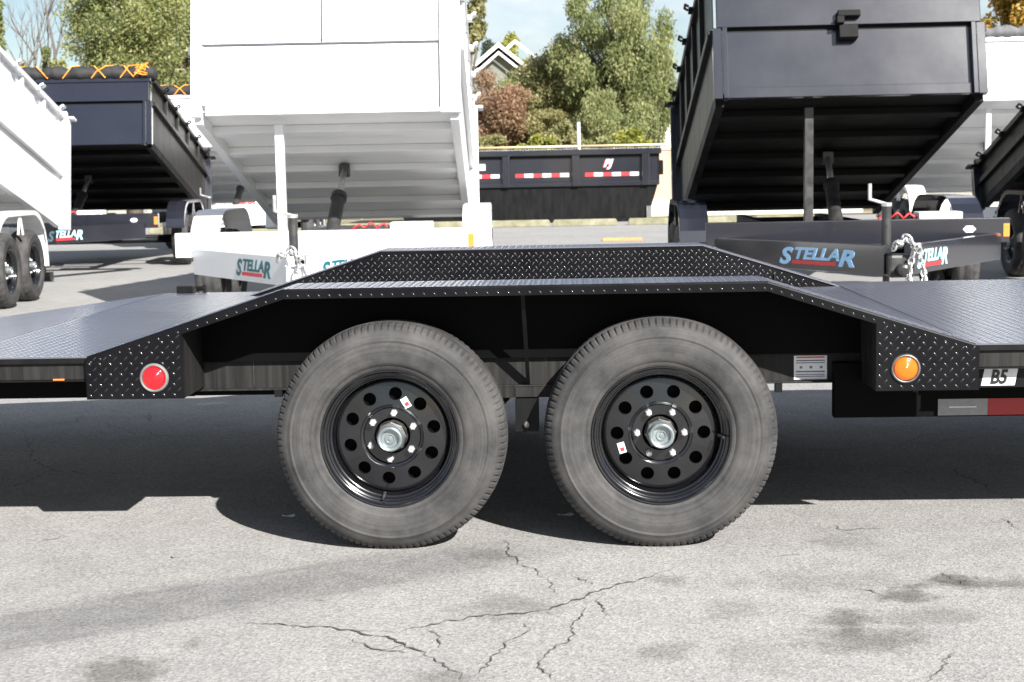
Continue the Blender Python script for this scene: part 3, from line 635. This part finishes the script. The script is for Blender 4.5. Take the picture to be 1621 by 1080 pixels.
        m.add([q for a, b_ in zip(P, I) for q in ((s*1.3, a[0], a[1]), (s*1.3, b_[0], b_[1]))], fs)
        f_ = m.build('fender', pm, t); so_ = f_.modifiers.new('s', 'SOLIDIFY'); so_.thickness = .006
        for yy in (1.99, 2.16): MB().beam((s*1.28, yy, .68), (s*1.28, 2.075, .895), .03, .014, up=(1, 0, 0)).build('fender_brace', pm, f_)
        for y in (1.65, 2.5): wheel(t, (s*1.305, y, RT-.003), spin=random.uniform(0, 6), rz=s*math.pi/2, hi=False)
        # A-frame tongue
        a, b_ = Vector((s*tw, .0, .545)), Vector((s*.07, -1.5, .545)); d = (b_-a).normalized()
        tg = MB().beam(a, b_, .07, .2).build('tongue_beam', pm, t, bevel=.004)
        nrm = Vector((d.y, -d.x, 0)); nrm = nrm if nrm.y < 0 else -nrm
        nrm = nrm if nrm.x*s > 0 or True else nrm
        # panel of lettering on the outer face, read from outside
        xdir = d if s < 0 else -d
        st_ = (a+d*.5 if s < 0 else b_-d*.42)+nrm*.0365
        sz = .105
        lm = M[lets[0]] if s < 0 else M[lets[1]]
        if lets[0]:
            u = (tlen if s < 0 else .62)/.5; o0 = (a+d*tpos if s < 0 else b_-d*.06)+nrm*.0365+Vector((0, 0, -.03)); FM = lambda p: frame_M(p, xdir, (0, 0, 1))
            letters('S', .165, lm, tg, FM(o0+Vector((0, 0, -.03))), bold=.035, shear=.3, sx=.88*u)
            letters('TELLA', .115, lm, tg, FM(o0+xdir*.088*u+Vector((0, 0, .008))), bold=.035, shear=.3, sx=.9*u)
            letters('R', .16, lm, tg, FM(o0+xdir*.365*u+Vector((0, 0, -.028))), bold=.035, shear=.3, sx=.95*u)
            MB().box(0, .27*u, -.03, -.004, 0, .0015).build('logo_bar', M['red'], tg, M=FM(o0+xdir*.085*u))
    cp = MB().box(-.085, .085, -1.62, -1.42, .43, .585).tube([(0, -1.6, .49), (0, -1.7, .485)], .04, 12); cp.build('coupler', pm if col == 'white' else M['ramsteel'], t, bevel=.02)
    MB().box(-.07, .07, -1.625, -1.6205, .44, .48).build('coupler_slot', M['blackprint'], t)
    jm = MB().tube([(jack_x, -1.2, .1), (jack_x, -1.2, .62)], .024, 12).box(jack_x-.09, jack_x+.09, -1.29, -1.11, .0, .1).tube([(jack_x, -1.2, .6), (jack_x, -1.2, .9)], .033, 14)
    jk = jm.build('jack', M['ramsteel'], t, auto=40)
    MB().tube([(jack_x, -1.2, .9), (jack_x, -1.2, .925)], .036, 14).tube([(jack_x, -1.2, .915), (jack_x-.1, -1.22, .945), (jack_x-.12, -1.22, .95)], .012, 8).tube([(jack_x-.12, -1.22, .945), (jack_x-.12, -1.22, 1.06)], .013, 8).build('crank', M['chain'], jk)
    # looped safety chain: each link a small ring
    lk = MB(); pts = []
    for i in range(34):
        u = i/33
        if u < .35: q = u/.35; pts.append((jack_x-.05+.17*q, -1.66-.03*math.sin(q*9), .62+.07*math.sin(q*3.1)+.02*math.sin(q*14)))
        else: q = (u-.35)/.65; pts.append((jack_x+.12+.045*math.sin(q*6.28)-.03*q, -1.68+.03*math.cos(q*6), .62-.26*math.sin(q*3.14)**.8))
    for i, p in enumerate(pts[:-1]):
        a, b_ = Vector(p), Vector(pts[i+1]); d = (b_-a).normalized(); sd_ = d.cross(Vector((0, 1, 0)) if i % 2 else Vector((1, .3, .2))).normalized(); c = (a+b_)/2
        lk.tube([c+d*.03*math.cos(q)+sd_*.019*math.sin(q) for q in [2*math.pi*k/8 for k in range(9)]], .0075, 5, cap=False)
    lk.build('safety_chain', M['chain'], t, smooth=True)
    if prop:
        zp = (B @ Vector((0, -Lb+.2, -.0755))).z; yp = (B @ Vector((0, -Lb+.2, 0))).y
        MB().box(prop_x-.035, prop_x+.035, yp-.035, yp+.035, .69, zp+.02).build('prop_post', pm if col == 'white' else M['ramsteel'], t, bevel=.004)
    a = Vector((ram_x-.06, 1.2, .56)); e = B @ Vector((ram_x, -2.45, -.06)); d = e-a; mid = a+d*.62
    rm = MB().tube([a, mid], .06, 16).tube([mid-d*.01, mid+d*.04], .072, 16).build('hydraulic_ram', M['ramsteel'], t, auto=40)
    MB().tube([mid, e], .028, 12).build('ram_rod', M['chain'], rm, smooth=True)
    MB().box(ram_x-.05, ram_x+.05, e.y-.04, e.y+.04, e.z-.07, e.z+.05).build('ram_clevis', M['ramsteel'], rm, bevel=.01)
    MB().box(box_x, box_x+.34, .12, .34, .7, .815).build('battery_box', M['sticker'], t, bevel=.012)
    MB().tube([(box_x-.3+.028*i, .2+.03*math.sin(i*2.3), .765+.05*abs(math.sin(i*.9))**1.5*(.4+.6*math.sin(i*.27))) for i in range(13)], .009, 6).build('battery_cable', M['red'], t, smooth=True)
    MB().lathe([(0, -.002), (.05, -.002), (.055, .004)], 6).build('beam_badge', M['sticker'], t, M=Matrix.Translation((.86, 0, .68)) @ Matrix.Diagonal((1, 1, .6, 1)))
    MB().box(1.12, 1.165, -.006, .0, .62, .72).build('beam_reflector', M['orange'], t)
    if tarp:
        tm = MB(); n = 72; pr = 12; vs = []; rt = random.Random(5)
        for i in range(n+1):
            x = -HW-.06+(2*HW+.12)*i/n; puff = abs(math.sin(math.pi*i/12))**.6; jt = rt.uniform(-.006, .006)
            for k in range(pr):
                q = 2*math.pi*k/pr; up = math.sin(q)
                vs.append((x, -Lb-.02+(.11+.03*puff+jt)*math.cos(q), wall+.07+(.07+.05*puff+jt)*max(up, 0)+.085*min(up, 0)+.006*math.sin(i*1.3+k)))
        fs = [(i*pr+k, i*pr+(k+1) % pr, (i+1)*pr+(k+1) % pr, (i+1)*pr+k) for i in range(n) for k in range(pr)]
        tm.add(vs, fs+[tuple(range(pr)), tuple(range(n*pr, n*pr+pr))])
        to = bd(tm, 'tarp', M[tarp], smooth=True)
        if tarp == 'tarp':
            for i in range(6):
                x = -HW-.06+(2*HW+.12)*i/6+.02
                for sg in (-1, 1):
                    if (i*2+sg) % 5 == 0: continue
                    j1 = rt.uniform(-.05, .05)
                    bd(MB().tube([(x+sg*.14+j1, -Lb-.04, wall+.19), (x+sg*.07+j1, -Lb-.15, wall+.15), (x-sg*.02, -Lb-.15, wall+.08), (x-sg*.09, -Lb-.125, wall-.0)], .008, 5), 'tarp_cord', M['cord'], par=to)
            kn = MB(); rr = random.Random(3)
            for j in range(9): kn.tube([(HW-.1+rr.uniform(-.1, .1), -Lb-.15+rr.uniform(-.03, .0), wall+.1+rr.uniform(-.09, .09)) for _ in range(3)], .008, 5)
            bd(kn, 'cord_knot', M['cord'], par=to)
    return t
G = 'dump trailers parked across the yard'
dump('white high sided dump trailer with raised bed, teal lettering on its tongue', (-1.95, 6.98, 0), R(3.0), 'white', split=True, front_z=1.71, prop_x=-.41, tw=1.0, lets=('teal', 'teal'), tlen=.68, tpos=.88, ram_x=-.05, group=G, jack_x=-.08)
dump('black high sided dump trailer with raised bed and blue lettered tongue with chain', (2.2, 7.12, 0), R(-.3), 'black', front_z=1.765, group=G, ram_x=.12, prop_x=-.29, tw=1.07, jack_x=-.02, box_x=.5)
dump('white high sided dump trailer with raised bed, dark wheels showing beside lower black trailer', (-6.48, 7.55, 0), R(5.5), 'white', lets=('teal', 'teal'), group=G)
dump('black dump trailer with rolled mesh tarp and orange cords on raised bed', (-6.56, 14.4, 0), R(5), 'black', wall=.84, tarp='tarp', lets=('cyan', 'cyan'), group=G, prop=False, ram_x=-.2, box_x=.1)
dump('white dump trailer with corded black tarp behind the tarped black trailer', (-5.75, 19.6, 0), R(3), 'white', wall=.84, tarp='tarp', lets=('teal', 'teal'), front_z=1.75, group=G)
dump('low sided black dump trailer with raised bed beside the tall black dump trailer', (5.8, 8.72, 0), R(-1), 'black', wall=.46, front_z=1.95, lets=('cyan', 'cyan'), group=G, prop=False)
dump('white dump trailer with rolled grey tarp behind the black dump trailers', (6.0, 15.4, 0), R(-1), 'white', wall=.84, tarp='greytarp', lets=('teal', 'teal'), front_z=2.05, group=G)

# ------------------------------------------------------------------ roll-off bin at the back of the yard
bin_ = thing('roll_off_bin', 'long low black steel bin with red and white reflective strips by the fence', 'bin', (0, 31.2, 0))
X0, X1 = -4.4, 2.05
MB().prism([(X0+.3, .08), (X1-.28, .08), (X1-.02, .95), (X1, .95), (X1, 1.6), (X0, 1.6), (X0, .95)], 2.0).build('body', M['frame'], bin_)
for xa, xb in ((-4.3, -3.385), (-3.195, -1.715), (-1.525, -.045), (.145, 1.625), (1.815, 2.0)): MB().box(xa, xb, -.003, -.0005, .975, 1.52).build('side_panel', M['black'], bin_)
MB().box(X0-.05, X1+.05, -.09, 2.09, 1.6, 1.74).build('top_rail', M['black'], bin_, bevel=.02)
MB().box(X0-.02, X1+.0, -.07, -.002, .86, .97).build('mid_rail', M['black'], bin_, bevel=.015)
MB().box(X0+.28, X1-.3, -.1, 2.1, 0, .08).build('skid', M['frame'], bin_)
k = 0
for xr in (1.72, .05, -1.62, -3.29):
    MB().box(xr-.09, xr+.09, -.11, -.003, .86, 1.6).build('rib', M['black'], bin_, bevel=.015)
for xr in (.05, -1.62, -3.29):
    for j in range(6):
        MB().box(xr+.22+j*.215, xr+.22+(j+1)*.215-.004, -.012, -.004, 1.09, 1.18).build('reflective_strip', M['red'] if j % 2 == 0 else M['sticker'], bin_)
lg = letters('PJ', .24, M['sticker'], bin_, frame_M((.72, -.010, 1.32), (1, 0, 0), (0, 0, 1)), bold=.05, shear=.35); letters('PJ', .24, M['red'], bin_, frame_M((.695, -.006, 1.31), (1, 0, 0), (0, 0, 1)), bold=.05, shear=.35)
MB().box(-2.55, -2.12, -.012, -.004, 1.28, 1.43).build('white_decal', M['sticker'], bin_)
MB().box(X1+.0, X1+.1, .1, .4, 1.1, 1.45).build('end_latch', M['blackunder'], bin_, bevel=.02)
MB().box(X1-.32, X1-.2, -.06, .1, .08, .36).build('roller_bracket', M['greysteel'], bin_)
# kerb stones
for i, (x0, x1) in enumerate([(-9.6, -7.8), (-7.75, -5.9), (-5.8, -4.0), (-3.9, -2.1), (-2.05, -.55), (-.48, .95), (1.2, 2.1), (2.15, 3.9), (4.0, 5.9)]):
    kb = MB().prism([(x0, 0), (x1, 0), (x1, .1), (x1-.03, .15), (x0+.03, .15), (x0, .1)], .16).build('kerb_stone', M['concrete'], None, bevel=.015); kb.location = (0, 28.6+.05*math.sin(i*2.1), 0)
    tag(kb, 'mossy pale concrete parking kerb lying in front of the low black bin', 'kerb', 'kerb stones before the bin')
bb = at(985, 381, Z=0)
tag(MB().box(-.34, .34, -.09, .09, 0, .05).build('wooden_board', M['wood'], bevel=.006), 'orange brown offcut of board lying on the asphalt before the kerbs', 'board').location = (bb.x, bb.y, 0)
for px, py, lab, sz in ((895, 815, 'pale fallen leaf on the shaded asphalt between the two near tyres', .02), (457, 817, 'pale fallen leaf in the tyre shadow beside the left wheel', .016)):
    c = at(px, py, Z=.006); n = 7
    lf = MB(); top = [(math.cos(6.283*i/n)*sz*1.5, math.sin(6.283*i/n)*sz*.6, .004+.004*math.sin(i*1.9)) for i in range(n)]
    lf.add([(0, 0, .001)]+top, [(0, i+1, (i+1) % n+1) for i in range(n)]); o = lf.build('fallen_leaf', M['sticker']); o.location = (c.x, c.y, .004); s2 = o.modifiers.new('s', 'SOLIDIFY'); s2.thickness = .001
    tag(o, lab, 'leaf', 'fallen leaves')

# ------------------------------------------------------------------ fence, wall, house
fence = thing('chain_link_fence', 'chain link fence with tan top rail and grey posts behind the low black bin', 'fence', (0, 36, 0))
for x in np.arange(-17.85, 14, 3.0):
    p_ = MB().tube([(x, 0, -.1), (x, 0, 2.55 if abs(x-.15) < .1 else 2.0)], .05, 10).build('post', M['galv'], fence, smooth=True)
for x in np.arange(-17.85, 13, 3.0): MB().tube([(x+.05, 0, 1.9), (x+2.95, 0, 1.9)], .032, 8).build('top_rail', M['tanrail'], fence, smooth=True)
cl = MB(); pt = .075
for i in range(int(33/pt)):
    x = -18+i*pt
    for s in (-1, 1): cl.tube([(x, .035+.003*s, .08), (x+s*1.82, .035+.003*s, 1.9)], .0045, 3, cap=False)
o = cl.build('chain_link_mesh', M['galv'], fence); o['kind'] = 'stuff'
wl = thing('garden_wall', 'peach rendered yard wall beyond the right end of the low black bin', 'wall', (0, 34.6, 0))
MB().box(1.85, 7.5, 0, .2, 0, 1.72).build('wall_face', M['peach'], wl); MB().box(1.82, 7.53, -.03, .23, 1.7205, 1.78).build('wall_coping', M['peach'], wl, bevel=.01); MB().box(1.83, 7.52, -.05, -.001, 0, .42).build('wall_plinth', M['fascia'], wl)
sh = thing('white_shed', 'small white building behind the fence beside the drooping green tree', 'building', (0, 46, 0))
MB().box(2.95, 7.2, 0, 3, 0, 2.9).build('wall', M['fascia'], sh); MB().prism([(2.7, 2.9), (7.45, 2.9), (5.07, 4.0)], 3.4, Matrix.Translation((0, -.2, 0))).build('roof', M['roof'], sh); MB().box(3.6, 4.6, -.03, -.001, .9, 2.0).build('window', M['glass'], sh)
hs_ = thing('house', 'distant gabled house with white roof edge boards among the trees', 'house', (0, 80, 0))
ax, az = -4.1, 8.5; sl = .82; hw = 4.6
MB().prism([(ax-hw+.5, 0), (ax+hw-.5, 0), (ax+hw-.5, az-hw*sl), (ax, az-.45), (ax-hw+.5, az-hw*sl)], 8).build('wall', M['housewall'], hs_)
for s in (-1, 1):
    rf = MB().prism([(ax, az), (ax+s*hw, az-hw*sl), (ax+s*hw, az-hw*sl-.14), (ax, az-.14)], 9, Matrix.Translation((0, -.6, 0))).build('roof', M['roof'], hs_)
    MB().prism([(ax, az+.03), (ax+s*(hw+.03), az-hw*sl+.03), (ax+s*(hw+.03), az-hw*sl-.2), (ax, az-.22)], .06, Matrix.Translation((0, -.68, 0))).build('edge_board', M['fascia'], rf)
    MB().prism([(ax, az-.45), (ax+s*hw*.92, az-hw*.92*sl-.45), (ax+s*hw*.92, az-hw*.92*sl-.6), (ax, az-.62)], .06, Matrix.Translation((0, -.64, 0))).build('trim_board', M['fascia'], rf)
    MB().prism([(ax+.8, az+.5), (ax+.8+s*hw, az-hw*sl+.5), (ax+.8+s*hw, az-hw*sl+.3), (ax+.8, az+.28)], .06, Matrix.Translation((0, 3, 0))).build('rear_gable_board', M['fascia'], rf)
for x in (-1.6, 1.6):
    wd = MB().box(ax+x-.6, ax+x+.6, -.05, -.001, 2.9, 4.3).build('window', M['fascia'], hs_); MB().box(ax+x-.5, ax+x+.5, -.07, -.0505, 3.0, 4.2).build('pane', M['glass'], wd)
MB().box(ax-.5, ax+.5, -.05, -.001, 0, 2.1).build('door', M['trunk'], hs_)

# ------------------------------------------------------------------ trees
def crown_mesh(name, clumps, n, size, mat, droop=0, seed=1, aspect=.45):
    r = np.random.default_rng(seed); vol = np.array([c[3]*c[4]*c[5] for c in clumps])**.72; cnt = (n*vol/vol.sum()).astype(int)+1
    C = np.repeat(np.array([c[:3] for c in clumps]), cnt, 0); S = np.repeat(np.array([c[3:6] for c in clumps]), cnt, 0)
    shade = np.repeat(r.uniform(-.22, .22, len(clumps)), cnt); m = len(C)
    d = r.normal(size=(m, 3)); d /= np.linalg.norm(d, axis=1)[:, None]; rad = r.uniform(.12, 1, m)**.55
    P = C+d*S*rad[:, None]*r.uniform(.8, 1.12, (m, 1))
    a = r.normal(size=(m, 3)); a[:, 2] -= droop; a /= np.linalg.norm(a, axis=1)[:, None]
    b = np.cross(a, r.normal(size=(m, 3))); b /= np.linalg.norm(b, axis=1)[:, None]
    ln = size*r.uniform(.6, 1.4, m)[:, None]; wd = ln*aspect
    V = np.stack([P-a*ln*.5, P+b*wd*.5-a*ln*.05, P+a*ln*.5, P-b*wd*.5-a*ln*.05], 1).reshape(-1, 3)
    me = bpy.data.meshes.new(name); me.vertices.add(4*m); me.vertices.foreach_set('co', V.ravel()); me.loops.add(4*m); me.loops.foreach_set('vertex_index', np.arange(4*m))
    me.polygons.add(m); me.polygons.foreach_set('loop_start', np.arange(m)*4); me.update(calc_edges=True)
    at_ = me.attributes.new('tint', 'FLOAT', 'FACE'); at_.data.foreach_set('value', np.clip(.45+shade+r.normal(0, .2, m), 0, 1))
    me.materials.append(mat); return me
def tree(name, label, loc, h0, h1, rx, leaf, n=9000, size=.16, droop=0, seed=1, clumps=26, shape='round', trunk_r=.14, cat='tree', sparse=1., twig=False, aspect=.45):
    r = random.Random(seed); t = thing(name, label, cat, loc, 0, 'trees and bushes beyond the fence')
    cs = []; mid = (h0+h1)/2; hz = (h1-h0)/2
    for i in range(clumps):
        while True:
            x, y, z = r.uniform(-1, 1), r.uniform(-1, 1), r.uniform(-1, 1)
            if shape == 'cone':
                if math.hypot(x, y) < .12+.85*(1-(z+1)/2): break
            elif x*x+y*y+z*z*.9 < 1: break
        k = r.uniform(.2, .42)*sparse
        cs.append((x*rx*.85, y*rx*.85, mid+z*hz*.88, k*rx*r.uniform(.8, 1.3), k*rx*r.uniform(.8, 1.3), k*hz*r.uniform(.55, .95)*(1.3 if droop else 1)))
    cm = crown_mesh('crown', cs, n, size, LEAF[leaf], droop, seed, aspect); put('crown', cm, t)
    tk = MB(); top = Vector((r.uniform(-.1, .1)*rx, 0, mid+hz*.35)); stem = [Vector((0, 0, -.1)), Vector((.06*rx, .03, h0*.6)), Vector((-.04*rx, 0, (h0+mid)/2)), top]
    tk.tube(stem, [trunk_r, trunk_r*.8, trunk_r*.6, trunk_r*.2], 8)
    for c in cs[:max(6, clumps//2)]:
        e = Vector(c[:3]); q = max(.1, min(.85, (e.z-h0)/(h1-h0)*.8)); s = stem[1].lerp(top, q*.8); m_ = s.lerp(e, .5)+Vector((0, 0, .12*hz))
        tk.tube([s, m_, e], [trunk_r*.38, trunk_r*.22, trunk_r*.07], 5)
    tk.build('trunk', M['twig' if twig else 'trunk'], t, smooth=True); return t
def px_tree(x, y0, y1, halfpx, Y, **k):
    a = at(x, y0, Y=Y); b = at(x, y1, Y=Y); c = at(x+halfpx, (y0+y1)/2, Y=Y); d = at(x, (y0+y1)/2, Y=Y)
    return tree(loc=(a.x, Y, 0), h1=a.z, h0=max(.25, b.z), rx=c.x-d.x, **k)
px_tree(970, -70, 215, 105, 42, name='pepper_tree', label='tall loose pepper tree with drooping pale green foliage above the low bin', leaf='pepper', n=42000, size=.125, droop=1.8, seed=11, clumps=70, trunk_r=.16, sparse=.62, aspect=.3)
px_tree(888, 62, 235, 66, 43, name='olive_tree', label='dense olive green tree left of the pepper tree', leaf='olive', n=24000, size=.12, droop=.8, seed=12, clumps=34)
px_tree(925, 105, 270, 125, 46, name='broad_bush', label='broad green thicket filling the space behind the pepper tree', leaf='olive', n=26000, size=.13, droop=.6, seed=32, clumps=46, cat='bush')
px_tree(785, 112, 245, 68, 40.5, name='rust_bush', label='rust brown dry bush leaning behind the fence', leaf='red', n=20000, size=.095, droop=.3, seed=13, clumps=34, twig=True, cat='bush')
px_tree(835, 150, 250, 70, 41, name='olive_bush', label='olive brown bush between the rust bush and fence post', leaf='olive', n=16000, size=.095, seed=14, clumps=26, cat='bush')
px_tree(776, 30, 150, 26, 92, name='dark_conifer', label='dark conifer standing behind the house gable', leaf='dark', n=5000, size=.24, seed=15, shape='cone')
px_tree(808, 46, 150, 32, 90, name='yellow_tree', label='round yellow green tree rising behind the house gable', leaf='yellow', n=6000, size=.26, seed=16, clumps=18)
px_tree(738, -30, 90, 30, 38, name='bronze_tree', label='bronze green tree beside the raised white bed', leaf='olive', n=5000, size=.16, droop=.6, seed=17)
px_tree(846, 84, 245, 44, 44.5, name='olive_tree', label='slender olive tree right of the house gable', leaf='olive', n=16000, size=.11, droop=.7, seed=51, clumps=34)
px_tree(808, 108, 245, 42, 43.5, name='green_bush', label='green bush covering the foot of the gabled house', leaf='juniper', n=14000, size=.1, droop=.4, seed=52, clumps=30, cat='bush')
px_tree(962, 135, 262, 72, 40.2, name='weeping_bush', label='weeping green bush hanging over the pepper tree trunk', leaf='pepper', n=22000, size=.1, droop=2, seed=53, clumps=40, cat='bush', aspect=.3)
px_tree(1030, 70, 250, 42, 41.2, name='weeping_bush', label='narrow weeping foliage beside the small white building', leaf='pepper', n=12000, size=.11, droop=2, seed=54, clumps=30, cat='bush', aspect=.3)
for i, (x, y0, hp, lf, lab) in enumerate([(850, 205, 36, 'yellow', 'low yellow green shrub at the fence foot left of the post'), (890, 196, 34, 'olive', 'low olive shrub at the fence foot just left of the post'), (950, 200, 40, 'pepper', 'low green shrub at the fence foot just right of the post'), (1005, 188, 38, 'yellow', 'bright yellow green shrub at the fence foot below the pepper tree'), (780, 208, 40, 'olive', 'low shrub at the fence foot below the rust bush')]):
    px_tree(x, y0, 285, hp, 38+.3*i, name='fence_shrub', label=lab, leaf=lf, n=4500, size=.12, seed=40+i, clumps=16, cat='bush', trunk_r=.05)
px_tree(190, -110, 165, 95, 33, name='juniper_tree', label='large sunlit yellow green juniper above the tarped black trailer', leaf='juniper', n=52000, size=.095, seed=18, clumps=80, trunk_r=.22)
px_tree(285, -70, 200, 55, 36, name='juniper_tree', label='shaded grey green juniper beside the tall white bed', leaf='pepper', n=26000, size=.1, seed=19, clumps=36)
px_tree(35, 78, 190, 22, 38, name='olive_bush', label='small golden bush under the bare trees beside sloping white rail', leaf='juniper', n=4000, size=.13, seed=20, clumps=14, cat='bush')
px_tree(82, 55, 190, 24, 39, name='olive_bush', label='small golden bush under the bare trees touching the large juniper', leaf='juniper', n=4500, size=.13, seed=21, clumps=16, cat='bush')
px_tree(-10, -10, 100, 28, 42, name='green_tree', label='dark green tree behind the bare trees above sloping white rail', leaf='pepper', n=4500, size=.16, seed=22, clumps=16)
px_tree(1612, -60, 150, 60, 40, name='autumn_tree', label='yellow and orange autumn tree above the grey tarp', leaf='autumn', n=12000, size=.16, seed=23, clumps=34)
def bare(label, px, ytop, Y, seed, lean=0):
    a = at(px, ytop, Y=Y); r = random.Random(seed); t = thing('bare_tree', label, 'tree', (a.x, Y, 0), 0, 'trees and bushes beyond the fence')
    tk = MB(); br = MB()
    def grow(p, d, l, rad, lev, mb):
        q = p; pts = [p]; rs = [rad]
        for i in range(3):
            d = (d+Vector((r.uniform(-.16, .16), r.uniform(-.16, .16), .06))).normalized(); q = q+d*l/3; pts.append(q); rs.append(rad*(1-.22*(i+1)))
        mb.tube(pts, rs, 5 if lev else 8)
        if lev >= 4: return
        for i in range(3 if lev < 3 else 2):
            u = r.uniform(.35, 1); s = pts[0].lerp(pts[-1], u) if u < .99 else q; k = r.uniform(0, 6.28); sp = r.uniform(.35, .75)
            nd = (d+Vector((math.cos(k)*sp, math.sin(k)*sp, r.uniform(0, .3)))).normalized(); grow(pts[min(3, 1+int(u*2.9))], nd, l*r.uniform(.55, .75), rad*.5, lev+1, br)
    h = a.z; grow(Vector((0, 0, -.1)), Vector((lean, 0, 1)), h*.48, .12, 0, tk)
    tk.build('trunk', M['twig'], t, smooth=True); br.build('crown', M['twig'], t, smooth=True)
bare('slender bare tree with pale grey twigs touching the large juniper', 72, -120, 41, 1, .06); bare('bare tree with pale twigs and a leaning trunk above sloping white rail', 22, -100, 43, 5, -.04); bare('thin bare tree between the two other bare trees', 48, -60, 46, 9, .02)
